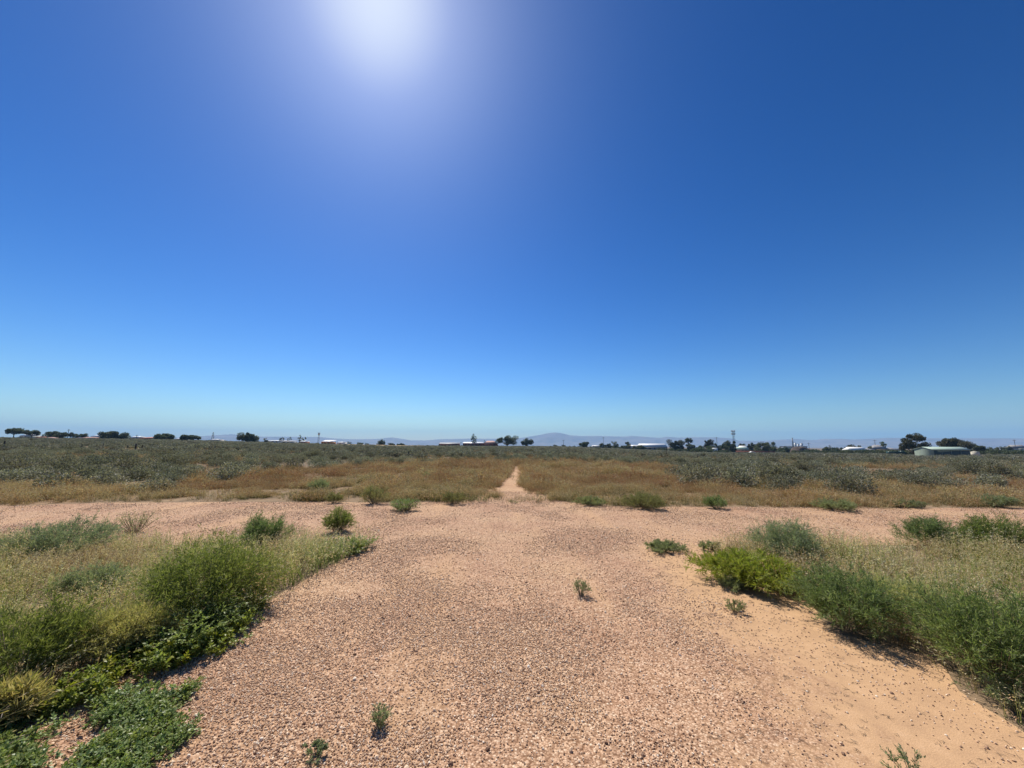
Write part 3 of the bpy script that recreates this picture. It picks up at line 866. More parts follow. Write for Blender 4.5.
# golden grass beyond the road, and sparser through the plain
def far_grass():
    n = 230000
    Y = 9.7 * (70 / 9.7) ** rng.random(n)
    X = (rng.random(n) * 2 - 1) * 1.75 * Y
    px, py = proj(X, Y, 0)
    jx = X + (fbm(X * 1.5, Y * 1.5, 3) - .5) * 1.3; jy = Y + (fbm(X * 1.3 + 40, Y * 1.3, 3) - .5) * .9
    tr = (Y > 10.9) & (np.abs(X) < 3)
    jx = np.where(tr, X + (jx - X) * .25, jx); jy = np.where(tr, Y, jy)
    edge = inside(ROAD, jx, jy)
    k = (~edge | (rng.random(n) < np.where(tr, .10 + .5 * (fbm(X * 2.2, Y * 2.2, 3) > .58), .015))) & (Y > 9.9) & ~(inside(ROAD, X, Y) & (Y < 10.6) & (rng.random(n) < .8))
    k &= ~((np.abs(X - np.interp(Y, [12, 15, 19, 24, 28], [.25, -.15, .25, .35, .3])) < np.interp(Y, [12, 15, 28], [.75, .5, .28]) * (.35 + 1.1 * fbm(X * 1.6 + 5, Y * 1.6, 3))) & (Y > 11.5) & (Y < 29))
    core = np.interp(px, [-200, 0, 170, 200, 330, 420, 540, 660, 690, 720, 850, 1024, 1300],
                     [13.4, 13.2, 13.6, 18, 25, 33, 38, 33, 22, 15, 14.3, 14, 14])
    core = core * (1 + .35 * (fbm(X * .25 + 3, Y * .25, 3) - .5))
    fade = np.clip((core * 1.15 - Y) / (core * .3), .0, 1)
    pat = np.clip((fbm(X * .9, Y * .9, 4) - .42) * 7, .05, 1)
    start = np.clip((Y - 10.1 - 1.1 * fbm(X * .6, X * 0 + 3, 3)) / .9, .15, 1)
    dens = np.maximum(fade * pat * start, .16 * np.clip((fbm(X * .12 + 7, Y * .12, 3) - .47) * 6, 0, 1))
    k &= rng.random(n) < dens
    X = X[k]; Y = Y[k]; px = px[k]; n = len(X)
    s = (.15 + 1.35 * fbm(X * .7, Y * .7, 4) ** 1.3) * (.5 + .9 * rng.random(n)) * np.clip((Y / 14) ** .4, .9, 1.5)
    hue = fbm(X * .3 + 60, Y * .3, 4) + (rng.random(n) - .5) * .22
    russ = (hue > .50) & (Y > 12.2) & (px > 160)
    olive = (hue < .35)
    straw = ~russ & ~olive
    for nm, m, bm, hm, lab in (('golden_grass', straw, 'blade_far', 'head_far', 'golden straw grass covering the verge beyond the crossing track'),
                               ('russet_grass', russ, 'blade_russet', 'head_russet', 'reddish brown dead grass in patches around the side track'),
                               ('olive_grass', olive, 'blade_olive', 'head_far', 'olive green grass in patches along the far verge')):
        x, y, q = X[m], Y[m], s[m]
        sc = np.stack([q, q, q * (.7 + .6 * rng.random(len(q)))], 1)
        scatter(nm, np.stack([x, y, ground(x, y)], 1), rng.random(len(x)) * 6.28, sc,
                grass_kit(nm + '_tuft', bm, hm, 6, 26, .17, .31, .007, 4, .03, .012, .6), lab, 'grass', .15)


far_grass()

# ------------------------------------------------------------------ saltbush plain
SB = [mesh_np('saltbush', *lump_bush(.62, .62, 11, 2300, .055, .028, 400 + q), MAT['salt']) for q in range(6)]
SBF = []
for q in range(5):
    V, F = lump_bush(.62, .58, 8, 420, .13, .075, 450 + q)
    SBF.append(kit_obj('far_saltbush_%d' % q, mesh_np('far_saltbush', V, F, MAT['salt_far'])))
named = [(57, 492, 62, 473, 'broad dark saltbush at the left in front of the dense scrub'),
         (150, 492, 46, 478, 'wide low saltbush by the golden verge at the left, right of a broader one'),
         (230, 480, 44, 462, 'grey saltbush standing out of the golden grass left of centre'),
         (14, 484, 44, 468, 'tall saltbush cut by the left edge of the photo'),
         (96, 481, 40, 466, 'grey saltbush behind and right of the broad dark one at the left'),
         (698, 487, 44, 463, 'leftmost large saltbush of the pale clump right of centre'),
         (736, 487, 44, 466, 'second large saltbush from the left in the pale clump right of centre'),
         (782, 492, 34, 474, 'small rounded saltbush at the front of the pale clump right of centre'),
         (817, 487, 36, 468, 'saltbush between the pale clump and the big dark one at the right'),
         (855, 496, 48, 474, 'big dark saltbush nearest the golden verge at the right'),
         (912, 490, 40, 470, 'dark spreading saltbush right of the big dark one'),
         (952, 492, 30, 478, 'low saltbush by the golden verge between two larger ones at the right'),
         (992, 490, 42, 474, 'pale saltbush close to the right edge of the photo')]
used = []
for i, (x, y, w, tp, lab) in enumerate(named):
    g2 = gpt(x, y); Rr = w / FPX * g2[1] * .5
    Hh = abs(at(x, tp, g2[1] + Rr * .3)[2])
    o = link('saltbush', SB[i % 6], loc=(g2[0], g2[1], 0))
    o.scale = (Rr / .62, Rr / .62, Hh / .60); o.rotation_euler = (0, 0, i * 1.7)
    tag(o, lab, 'saltbush', 'saltbushes covering the plain')
    used.append((g2[0], g2[1], Rr))


def plain_bushes():
    Xs = []; Ys = []
    for (a, b, d) in ((14, 45, .85), (45, 120, .62), (120, 420, .2)):
        A = (b * b - a * a) * 1.55
        n = int(A * d)
        Y = np.sqrt(a * a + rng.random(n) * (b * b - a * a)); X = (rng.random(n) * 2 - 1) * 1.55 * Y
        Xs.append(X); Ys.append(Y)
    X = np.concatenate(Xs); Y = np.concatenate(Ys)
    px, py = proj(X, Y, 0)
    lim = np.interp(px, [-400, 0, 170, 200, 330, 420, 540, 655, 675, 700, 850, 1024, 1500],
                    [13.3, 13.3, 13.8, 18, 25, 33, 37, 33, 19, 15.6, 14.6, 15, 15])
    k = Y > lim * (1 + .12 * (fbm(X * .3, Y * .3, 2) - .5))
    dn = .5 * fbm(X / 7 + 30, Y / 7, 3) + .5 * fbm(X / 2.6 + 30, Y / 2.6, 2)
    sparse = np.clip((px - 800) / 120, 0, 1) * np.clip((90 - Y) / 60, 0, 1)          # opener ground at the right
    sparse = np.maximum(sparse, np.clip((330 - px) / 60, 0, 1) * np.clip((px - 160) / 40, 0, 1) * np.clip((30 - Y) / 8, 0, 1) * .6)
    k &= rng.random(len(X)) < np.clip((dn - .36 - .14 * sparse) * 8, .05, 1)
    D = np.interp(X / Y, TU, TD)
    k &= Y < D * 1.25
    k &= ~((px > 298) & (px < 446) & (Y > 262) & (Y < 350))
    k &= ~((px > 975) & (px < 1060) & (Y > 108) & (Y < 150))
    k &= ~((np.abs(px - np.interp(Y, [118, 160, 206], [184, 192, 203])) < 5) & (Y > 116) & (Y < 210))
    k &= ~((px > 734) & (px < 778) & (Y > 255) & (Y < 296))
    k &= ~((px > 908) & (px < 985) & (Y > 118) & (Y < 172))
    for fx in (5, 82, 103.5, 128, 136.3, 142.5, 666.5): k &= ~((np.abs(px - fx) < 2.2) & (Y > 42) & (Y < 66 if fx < 600 else Y < 95))
    for (a, b, r) in used: k &= ((X - a) ** 2 + (Y - b) ** 2) > (r + .3) ** 2
    X = X[k]; Y = Y[k]; n = len(X)
    s = (.55 + .95 * fbm(X / 5, Y / 5, 3)) * (.6 + .7 * rng.random(n)) * 1.02
    px, py = proj(X, Y, 0)
    big = s / Y * ((px > -5) & (px < 1029))
    order = np.argsort(-big)
    ind, rest = order[:287], order[287:]
    Z = ground(X, Y)
    for j in ind:
        p = float(px[j])
        lab = ('one of the grey-green saltbush mounds massed on the plain left of the photo centre' if p < 480 else
               'one of the grey-green saltbush mounds in the dense band right of the photo centre' if p < 830 else
               'one of the scattered grey-brown saltbushes on the open plain at the right side')
        o = link('saltbush', SB[int(j) % 6], loc=(X[j], Y[j], Z[j] - .03))
        q = float(s[j]); o.scale = (q * (1 + .25 * math.sin(j)), q * (1 - .15 * math.sin(j)), q * (.85 + .25 * math.cos(j * 1.3)))
        o.rotation_euler = (0, 0, float(j % 63) / 10)
        tag(o, lab, 'saltbush', 'saltbushes covering the plain')
    X = X[rest]; Y = Y[rest]; s = s[rest]; n = len(X)
    near = Y < 42
    for (nm, m_, kit, lab) in (('saltbush_scrub', near, [kit_obj('mid_saltbush_%d' % q, SB[q]) for q in range(6)], 'grey-green saltbush scrub filling the middle of the plain'),
                               ('distant_saltbush_scrub', ~near, SBF, 'grey saltbush scrub carpeting the far plain below the town')):
        x, y, q = X[m_], Y[m_], s[m_]
        sc = np.stack([q * (.85 + .4 * rng.random(len(q))), q * (.85 + .4 * rng.random(len(q))), q * (.75 + .35 * rng.random(len(q)))], 1)
        if nm.startswith('dist'): sc[:, :2] *= np.clip(y / 120, 1, 1.7)[:, None]
        scatter(nm, np.stack([x, y, ground(x, y) - .03], 1), rng.random(len(x)) * 6.28, sc, kit, lab, 'saltbush scrub', .05)


plain_bushes()

# ------------------------------------------------------------------ trees
def base_z(X, Y): return float(ground(X, Y))


def tree(x0, x1, ytop, Y, kind, label, mat='euc', trunk=.35, seed=0, leaf=.42, clear=None):
    """crown spans columns x0..x1 and reaches row ytop at distance Y; the trunk stands on the ground"""
    xc = (x0 + x1) / 2
    P = at(xc, ytop, Y); bz = base_z(P[0], Y) - .1
    H = P[2] - bz; W = (x1 - x0) / FPX * Y * .98
    g = np.random.default_rng(seed + int(x0 * 7))
    t = thing(kind, label, 'tree' if 'bush' not in kind else 'bush', (P[0], Y, bz))
    lo = clear if clear is not None else trunk
    nc = 24 if W > 4 else 12
    th = g.random(nc) * 2 * math.pi; rr = np.sqrt(g.random(nc)) * .36
    cen = np.stack([np.cos(th) * rr * W, np.sin(th) * rr * W * .9,
                    H * (lo + (1 - lo) * (.28 + .5 * g.random(nc) * np.sqrt(1 - (rr / .42) ** 2 * .7)))], 1)
    cen[0, 2] = H * (1 - (1 - lo) * .22); cen[0, :2] *= .3
    for i, sgn in ((1, -1), (2, 1)):
        cen[i, 0] = sgn * W * .36; cen[i, 1] = 0; cen[i, 2] = H * (lo + (1 - lo) * (.35 + .2 * g.random()))
    wild = g.random(nc) < .45
    cen[wild, 2] = H * (lo + (1 - lo) * (.12 + .75 * g.random(wild.sum())))
    cr = (.055 + .11 * g.random(nc) ** 1.3) * W; ch = np.minimum(cr * .95, H * (1 - lo) * .26)
    nl = int(min(14000, (4200 if W > 4 else 2000) * max(1, W / 6) ** 1.6))
    if lo < .3: cen[:, 2] = H * (lo + (cen[:, 2] / H - lo) * .9); cen[3:6, 2] = H * (lo + (1 - lo) * .22)
    k = g.integers(0, nc, nl); d = rnd_dir(nl, g)
    rad = g.random(nl) ** .4
    LP = cen[k] + d * np.stack([cr[k] * rad, cr[k] * rad, ch[k] * rad], 1)
    V, F = rhombi(LP, unit(d + rnd_dir(nl, g) * 1.1 - [0, 0, .3]), leaf * (.5 + .7 * g.random(nl)) * min(1.2, max(.5, W / 7)), leaf * .5 * min(1.2, max(.5, W / 7)), g)
    z0 = H * lo * .6
    V[:, 2] = np.where(V[:, 2] > z0, z0 + (V[:, 2] - z0) * (H - z0) / (np.percentile(V[:, 2], 99.8) - z0), V[:, 2])
    q = np.percentile(V[:, 0], [.3, 99.7]); kx = W / (q[1] - q[0]); V[:, 0] = (V[:, 0] - q.mean()) * kx; V[:, 1] *= kx
    cen = cen * [kx, kx, 1] - [q.mean() * kx, 0, 0]
    V[:, 2] = np.clip(V[:, 2], .02, None)
    link('crown', mesh_np('crown', V, F, MAT[mat]), t)
    s = Geo(); r0 = max(.10, .045 * H)
    fork = H * lo * .8 + .15
    s.tube([(0, 0, 0), (.02 * H, 0, fork * .5), (0, 0, fork)], [r0, r0 * .8, r0 * .7], 7)
    for i in range(min(nc, 8)):
        c = cen[i]
        s.tube([(0, 0, fork - .05), c * [.45, .45, 0] + [0, 0, fork * .45 + c[2] * .5], c], [r0 * .55, r0 * .35, r0 * .12], 5)
    link('trunk', s.mesh('trunk', MAT['bark'], True), t)
    return t


E = 'eucalyptus_tree'; B = 'round_bush'; T = 'dense_tree'
TREES = [
    (8, 22.5, 428, 215, E, 'leftmost tree of the skyline, spreading crown on a bare forked trunk', 'euc', .45),
    (27, 39, 430, 218, E, 'second tree from the left, ragged crown beside the white roof', 'euc', .35),
    (49, 67, 431.5, 222, E, 'long low-crowned tree left of the thin pole near the left edge', 'euc', .12),
    (66, 77, 432.3, 226, E, 'small sparse tree right beside the thin pole near the left edge', 'euc', .35),
    (77, 87.5, 433.5, 222, E, 'small flat-topped tree above the pink roofed house at the left', 'euc', .3),
    (102, 127.5, 431.5, 224, T, 'wide dense hedge-like tree right of the white roofed house at the left', 'euc', .12),
    (156, 173.5, 433.5, 232, E, 'domed dark tree between the brick building and the white roof', 'euc', .2),
    (182, 200.5, 435, 236, E, 'flat umbrella-shaped tree just left of the distant hills', 'euc', .25),
    (238, 258.5, 432.8, 250, T, 'large dark rounded tree standing clear before the hills at the left', 'euc', .12),
    (264, 268.5, 438, 270, B, 'tiny round bush above the left end of the long white shed', 'euc', .1),
    (279.5, 284.5, 437, 280, T, 'small dark tree at the right end of the long white shed', 'euc', .12),
    (287.5, 292, 437, 285, T, 'small dark tree, second right of the long white shed', 'euc', .12),
    (298, 303, 434.8, 290, 'conifer_tree', 'narrow upright dark tree, taller of a close pair', 'euc', .08),
    (302.5, 306.5, 437, 291, T, 'shorter dark tree of the close pair beside the narrow upright one', 'euc', .1),
    (347.5, 351.5, 441.5, 330, B, 'low dark bush right of the small white house before the hills', 'euc', .05),
    (357, 363.5, 442.3, 335, B, 'low dark bush on the golden strip, left of a smaller one', 'euc', .05),
    (365, 369, 442.8, 335, B, 'smallest low bush on the golden strip', 'euc', .05),
    (377, 385.5, 439.6, 335, T, 'dark barrel-shaped tree alone at the end of the golden strip', 'euc', .08),
    (388, 395, 443, 360, B, 'low bush right of the dark barrel-shaped tree', 'euc', .05),
    (397, 405, 443.2, 365, B, 'flat low bush further right of the dark barrel-shaped tree', 'euc', .05),
    (471, 477, 433.8, 345, 'conifer_tree', 'tall thin leaning tree rising over the low red-brown building', 'euc', .15),
    (484, 487, 440.2, 348, B, 'tiny dark round treetop behind the pink roofed house at centre', 'euc', .2),
    (496, 518, 435.6, 330, E, 'large wide eucalyptus right of the pink roofed house at centre', 'euc', .2),
    (521, 533.5, 438.3, 345, T, 'rounded dark tree next right of the large wide eucalyptus', 'euc', .15),
    (553, 557.5, 444.6, 350, B, 'tiny bush on the horizon left of the thin pole below the peak', 'euc', .05),
    (561.5, 566, 444.8, 352, B, 'tiny bush at the foot of the thin pole below the peak', 'euc', .05),
    (573, 576, 445.6, 352, B, 'speck of a bush left of the dark round tree below the peak', 'euc', .05),
    (579, 589, 441.8, 345, T, 'dark round tree standing alone right of the peak', 'euc', .1),
    (599, 606, 443, 340, T, 'low dark tree left of the thin pole beside the small white roof', 'euc', .08),
    (605, 612, 443.4, 338, T, 'low dark tree right of the thin pole beside the small white roof', 'euc', .08),
    (611.5, 618.5, 441.4, 335, T, 'taller round tree ending the row right of the small white roof', 'euc', .12),
    (625, 630.5, 441.7, 342, E, 'small umbrella tree on a thin trunk behind the white roofs', 'euc', .55),
    (621, 631, 445, 328, B, 'dark hedge bush under the small umbrella tree', 'euc', .05),
    (633, 646, 445.4, 322, B, 'dark low tree in front of the left end of the long white roof', 'euc', .05),
    (667, 684, 439.8, 315, E, 'big brownish eucalyptus right of the long white roof', 'euc_warm', .2),
    (684.5, 692.5, 437.8, 322, E, 'tree with a small dark crown held high on a thin trunk', 'euc', .68),
    (686, 697, 444.2, 315, T, 'dark round tree below the high-crowned one', 'euc', .1),
    (697, 704, 445.5, 322, T, 'small dark tree between the round one and the pale green one', 'euc', .1),
    (703, 713, 439.5, 325, E, 'olive tree with a domed top left of the tall mast', 'euc_warm', .3),
    (693, 712, 445.8, 305, T, 'pale green spreading tree in front of the domed olive one', 'euc_light', .08),
    (720.5, 735, 440.8, 305, T, 'large dark dense tree at the foot of the tall mast', 'euc', .1),
    (711, 721, 443.4, 330, T, 'dark tree left of the large dense one by the tall mast', 'euc', .1),
    (738, 747, 443.6, 345, T, 'olive tree right of the tall mast behind the pale green roof', 'euc_warm', .1),
    (747, 757, 442.8, 345, T, 'olive tree behind the white roof right of the tall mast', 'euc_warm', .1),
    (755, 776, 442, 310, T, 'wide dark tree left of the factory chimney', 'euc', .1),
    (778, 789, 446.8, 300, B, 'low dark scrubby tree left of the dark spoil heap', 'euc', .05),
    (822, 831, 446.6, 300, B, 'low dark bush right of the dark spoil heap', 'euc', .05),
    (832, 842, 447.4, 295, B, 'low olive bush left of the olive tree by the white building', 'euc', .05),
    (842.5, 854, 444.6, 288, T, 'rounded olive tree just left of the white building at the right', 'euc_warm', .08),
    (854, 861.5, 445.4, 298, T, 'small dark tree behind the white building at the right', 'euc', .1),
    (867, 874, 446, 290, B, 'low dark tree between the white building and the grey roofed house', 'euc', .05),
    (879.5, 886, 441.6, 300, T, 'small green treetop over the grey roofed house at the right', 'euc_light', .3),
    (899, 924, 433.8, 172, E, 'big grey-green eucalyptus left of the green shed', 'euc_warm', .14),
    (940, 967, 438.2, 195, E, 'broad domed tree behind the green shed roof', 'euc_warm', .3),
    (968, 982, 444.4, 210, T, 'low rounded tree right behind the green shed', 'euc', .1),
    (983, 992, 447.2, 260, B, 'low dark bush right of the cream tank', 'euc', .05),
    (994, 1003, 446.6, 262, B, 'low dark bush midway between the cream tank and the photo edge', 'euc', .05),
    (1004, 1013, 445.8, 264, B, 'flat dark bush left of the last thin pole at the right', 'euc', .05),
]
for i, (x0, x1, yt, Y, kd, lab, mt, tr) in enumerate(TREES):
    tree(x0, x1, yt, Y, kd, lab, mt, tr, seed=i, leaf=.42 if Y > 170 else .34)

# ------------------------------------------------------------------ buildings
def house(name, x0, x1, ytop, ybase, Y, wall, roof, label, cat='house', rz=0, depth=7, roofkind='gable', wallfrac=.6, nwin=2, door=True):
    xc = (x0 + x1) / 2; P = at(xc, ytop, Y)
    W = (x1 - x0) / FPX * Y
    bz = min(base_z(P[0], Y), at(xc, ybase, Y)[2]) - .1
    H = P[2] - bz; hw = H * wallfrac
    t = thing(name, label, cat, (P[0], Y, bz), rz)
    w = Geo(); w.box(-W / 2, W / 2, 0, depth, 0, hw); wo = link('wall', w.mesh('wall', MAT[wall]), t)
    e = .35; r = Geo()
    if roofkind == 'gable':
        V = [(-W / 2 - e, -e, hw + .003), (W / 2 + e, -e, hw + .003), (W / 2 + e, depth + e, hw + .003), (-W / 2 - e, depth + e, hw + .003), (-W / 2 - e, depth / 2, H), (W / 2 + e, depth / 2, H)]
        r.add(V, [(0, 1, 5, 4), (2, 3, 4, 5), (3, 0, 4), (1, 2, 5), (0, 3, 2, 1)])
    elif roofkind == 'hip':
        k = min(W * .35, depth / 2)
        V = [(-W / 2 - e, -e, hw + .003), (W / 2 + e, -e, hw + .003), (W / 2 + e, depth + e, hw + .003), (-W / 2 - e, depth + e, hw + .003), (-W / 2 + k, depth / 2, H), (W / 2 - k, depth / 2, H)]
        r.add(V, [(0, 1, 5, 4), (2, 3, 4, 5), (3, 0, 4), (1, 2, 5), (0, 3, 2, 1)])
    else:   # low skillion
        V = [(-W / 2 - e, -e, hw + .003), (W / 2 + e, -e, hw + .003), (W / 2 + e, depth + e, H - .15), (-W / 2 - e, depth + e, H - .15)]
        V += [(a, b, c + .15) for a, b, c in V]
        r.add(V, [(0, 3, 2, 1), (4, 5, 6, 7), (0, 1, 5, 4), (1, 2, 6, 5), (2, 3, 7, 6), (3, 0, 4, 7)])
    link('roof', r.mesh('roof', MAT[roof]), t)
    for k in range(nwin):
        cx = -W / 2 + W * (k + .5 + (.35 if door else 0)) / (nwin + (.7 if door else 0))
        ww = min(1.4, W / (nwin + 1) * .6)
        g = Geo(); g.box(cx - ww / 2, cx + ww / 2, -.04, .02, hw * .42, hw * .8)
        link('window', g.mesh('window', MAT['glass']), t)
    if door:
        g = Geo(); g.box(-W / 2 + .4, -W / 2 + 1.3, -.05, .02, 0.02, min(2.1, hw * .8)); link('door', g.mesh('door', MAT['dark']), t)
    return t


house('house', 20, 28.5, 434, 437.2, 228, 'offwhite', 'white', 'white roofed house between the two leftmost trees', nwin=2)
house('house', 32, 41, 436.4, 440, 214, 'brick', 'redroof', 'red roofed house right below the second tree from the left', roofkind='hip')
house('house', 41, 48, 437, 440.4, 212, 'tan', 'pinkroof', 'pinkish roofed house left of the long low-crowned tree', roofkind='hip', nwin=1)
house('house', 72, 94, 436.9, 440.4, 218, 'cream', 'pinkroof', 'long pink roofed house under the flat-topped tree at the left', roofkind='hip', nwin=4)
house('house', 91, 102, 434.9, 438.4, 232, 'offwhite', 'white', 'bright white roofed house left of the wide hedge-like tree', nwin=2)
house('house', 129, 137, 436.2, 439, 236, 'offwhite', 'white', 'small white house just right of the wide hedge-like tree', nwin=1)
house('brick_building', 139, 153, 436.8, 440.5, 230, 'brick', 'redroof', 'dark red brick building left of the domed dark tree', 'building', roofkind='skillion', nwin=4)
house('house', 174, 183, 438, 441, 236, 'offwhite', 'white', 'white roofed house between the domed tree and the umbrella tree', nwin=2)
house('house', 208.5, 217, 439, 441.6, 250, 'offwhite', 'white', 'low pale house at the foot of the pylon before the left hills', nwin=2)
house('shed', 265.5, 280, 440.2, 442.8, 275, 'white', 'white', 'long white shed right of the large dark rounded tree', 'shed', roofkind='skillion', nwin=3, wallfrac=.75)
house('shed', 280.5, 292, 440.5, 442.8, 278, 'offwhite', 'greyroof', 'grey-white shed joined in line right of the long white shed', 'shed', roofkind='skillion', nwin=2)
house('house', 299, 305, 440.8, 443, 283, 'brick', 'white', 'tiny white roofed house at the foot of the narrow upright tree', nwin=1)
house('house', 321.5, 332, 440, 443.8, 300, 'orange', 'white', 'house with a white roof and orange wall beside the thin tower', roofkind='skillion', nwin=2)
house('house', 337, 343.5, 441.8, 444.6, 315, 'white', 'white', 'small all-white house on the golden strip', nwin=1)
house('brick_building', 439, 459, 442.6, 446.3, 350, 'brick', 'greyroof', 'long dark red-brown building left of the tall leaning tree', 'building', roofkind='skillion', nwin=5)
house('brick_building', 463, 482.5, 442, 446.4, 342, 'brick', 'white', 'low red-brown building with a pale roof under the tall leaning tree', 'building', roofkind='skillion', nwin=5, wallfrac=.7)
house('house', 483, 497.5, 440.8, 446.5, 335, 'brick', 'pinkroof', 'pinkish red roofed house left of the large wide eucalyptus', roofkind='hip', nwin=3, wallfrac=.5)
house('house', 593.5, 602, 445.2, 447.8, 352, 'offwhite', 'white', 'small white roof between the lone dark tree and the row of low trees', nwin=1)
house('house', 631, 641, 445, 449, 345, 'offwhite', 'white', 'white roofed house behind the dark low tree right of centre', nwin=2)
house('warehouse', 642, 667, 443.6, 449, 335, 'greyroof', 'white', 'long white roofed warehouse left of the big brownish eucalyptus', 'warehouse', depth=14, nwin=5, wallfrac=.5)
house('house', 714, 717.5, 448.0, 453, 300, 'white', 'white', 'tall narrow white hut between the pale green tree and the large dark one', 'hut', nwin=1, door=False, depth=3, wallfrac=.8)
house('house', 736, 748.5, 447.2, 451.8, 310, 'tan', 'greenroof', 'house with a pale green roof right of the large dark tree', nwin=3)
house('house', 742, 748, 445.8, 451, 330, 'offwhite', 'white', 'white roof just behind the pale green roofed house', nwin=1)
house('warehouse', 853.5, 867.5, 447, 452.2, 275, 'tan', 'white', 'bright white roofed building in the open at the right', 'warehouse', nwin=3, wallfrac=.45, depth=10)
house('house', 875, 889, 444.8, 451.6, 285, 'tan', 'greyroof', 'house with a tall grey hipped roof at the right', roofkind='hip', nwin=3, wallfrac=.45, depth=9)
house('brick_building', 867.5, 876, 448.4, 452.4, 278, 'brick', 'greyroof', 'low red brick block between the white building and the grey roofed house', 'building', roofkind='skillion', nwin=2)
house('brick_building', 888.5, 899, 447.6, 452.4, 288, 'brick', 'greyroof', 'low red brick block right of the grey roofed house', 'building', roofkind='skillion', nwin=2)
house('house', 1017, 1028, 445.0, 449, 260, 'offwhite', 'greyroof', 'pale house cut by the right edge of the photo', nwin=2)

# long low brick wall and the white car
def brick_wall():
    a = at(736, 452, 292); b = at(775, 452, 285)
    g = Geo(); L = float(np.hypot(b[0] - a[0], b[1] - a[1]))
    t = thing('brick_wall', 'long low red brick wall in front of the wide dark tree', 'wall', (a[0], a[1], base_z(a[0], a[1]) - .1), math.atan2(b[1] - a[1], b[0] - a[0]))
    g.box(0, L, 0, .25, 0, 1.9); link('wall', g.mesh('wall', MAT['brick']), t)
    g = Geo(); g.box(-.04, L + .04, -.04, .29, 1.903, 1.98); link('coping', g.mesh('coping', MAT['redroof']), t)


brick_wall()


def car(px, Y, label):
    P = at(px, 452, Y); bz = base_z(P[0], Y)
    t = thing('parked_car', label, 'car', (P[0], Y, bz), .15)
    g = Geo()
    prof = [(-2.1, .35), (-2.1, .8), (-1.3, .92), (-.8, 1.42), (.7, 1.45), (1.4, .98), (2.1, .85), (2.15, .35)]
    n = len(prof)
    g.add([(x, -.82, z) for x, z in prof] + [(x, .82, z) for x, z in prof],
          [tuple(range(n)), tuple(reversed(range(n, 2 * n)))] + [(i, n + i, n + (i + 1) % n, (i + 1) % n) for i in range(n)])
    link('body', g.mesh('body', MAT['white']), t)
    g = Geo(); g.add([(-1.15, -.835, .95), (1.25, -.835, .98), (.65, -.835, 1.36), (-.75, -.835, 1.34)], [(0, 1, 2, 3)]); link('window', g.mesh('window', MAT['glass']), t)
    for x in (-1.3, 1.35):
        for y in (-.72, .72):
            g = Geo(); g.tube([(x, y - .1, .33), (x, y + .1, .33)], [.33, .33], 12); link('wheel', g.mesh('wheel', MAT['dark']), t)


car(752, 283, 'white car parked before the low red brick wall')


def big_shed():
    C0 = np.array([(933 - 512) / 385 / 1.0 * 145 * .987, 145.0])
    P = at(933, 456.2, 145); C0 = P[:2]
    ang = R_(-10); bz = base_z(C0[0], C0[1]) - .1
    t = thing('farm_shed', 'large green-grey metal shed with a pale green gable roof on the right', 'shed', (C0[0], C0[1], bz), ang)
    L, W, h, r = 11.9, 7.9, 2.95, 3.85
    g = Geo()
    g.add([(0, 0, 0), (L, 0, 0), (L, W, 0), (0, W, 0), (0, 0, h), (L, 0, h), (L, W, h), (0, W, h), (0, W / 2, r - .05), (L, W / 2, r - .05)],
          [(0, 1, 5, 4), (1, 2, 6, 9, 5), (2, 3, 7, 6), (3, 0, 4, 8, 7)])
    link('wall', g.mesh('wall', MAT['shedwall']), t)
    g = Geo(); e = .25
    for s in (0, 1):
        y0, y1 = (-e, W / 2) if s == 0 else (W / 2, W + e)
        z0, z1 = (h - .05, r) if s == 0 else (r, h - .05)
        V = [(-e, y0, z0), (L + e, y0, z0), (L + e, y1, z1), (-e, y1, z1)]; V += [(a, b, c + .08) for a, b, c in V]
        g.add(V, [(0, 3, 2, 1), (4, 5, 6, 7), (0, 1, 5, 4), (1, 2, 6, 5), (2, 3, 7, 6), (3, 0, 4, 7)])
    link('roof', g.mesh('roof', MAT['shedroof']), t)
    g = Geo(); g.box(.5, L - .3, -.05, .01, .05, h - .35); link('door', g.mesh('door', MAT['sheddoor']), t)
    g = Geo()
    for k in range(1, 4): g.tube([(k * L / 4, -.1, 0), (k * L / 4, -.1, h - .1)], [.07, .07], 6)
    link('post', g.mesh('post', MAT['shedwall']), t)
    g = Geo(); g.tube([(-e, -e - .06, h - .02), (L + e, -e - .06, h - .02)], [.07, .07], 6); link('gutter', g.mesh('gutter', MAT['shedroof']), t)


big_shed()


def tank():
    P = at(975, 454, 152); bz = base_z(P[0], 152)
    t = thing('water_tank', 'round cream water tank at the right end of the green shed', 'water tank', (P[0], 152, bz))
    g = Geo(); g.tube([(0, 0, 0), (0, 0, 1.9)], [1.25, 1.25], 24); link('tank', g.mesh('tank', MAT['cream']), t)
    g = Geo(); g.tube([(0, 0, 1.903), (0, 0, 2.15), (0, 0, 2.2)], [1.3, .4, .1], 24); link('lid', g.mesh('lid', MAT['cream']), t)


tank()


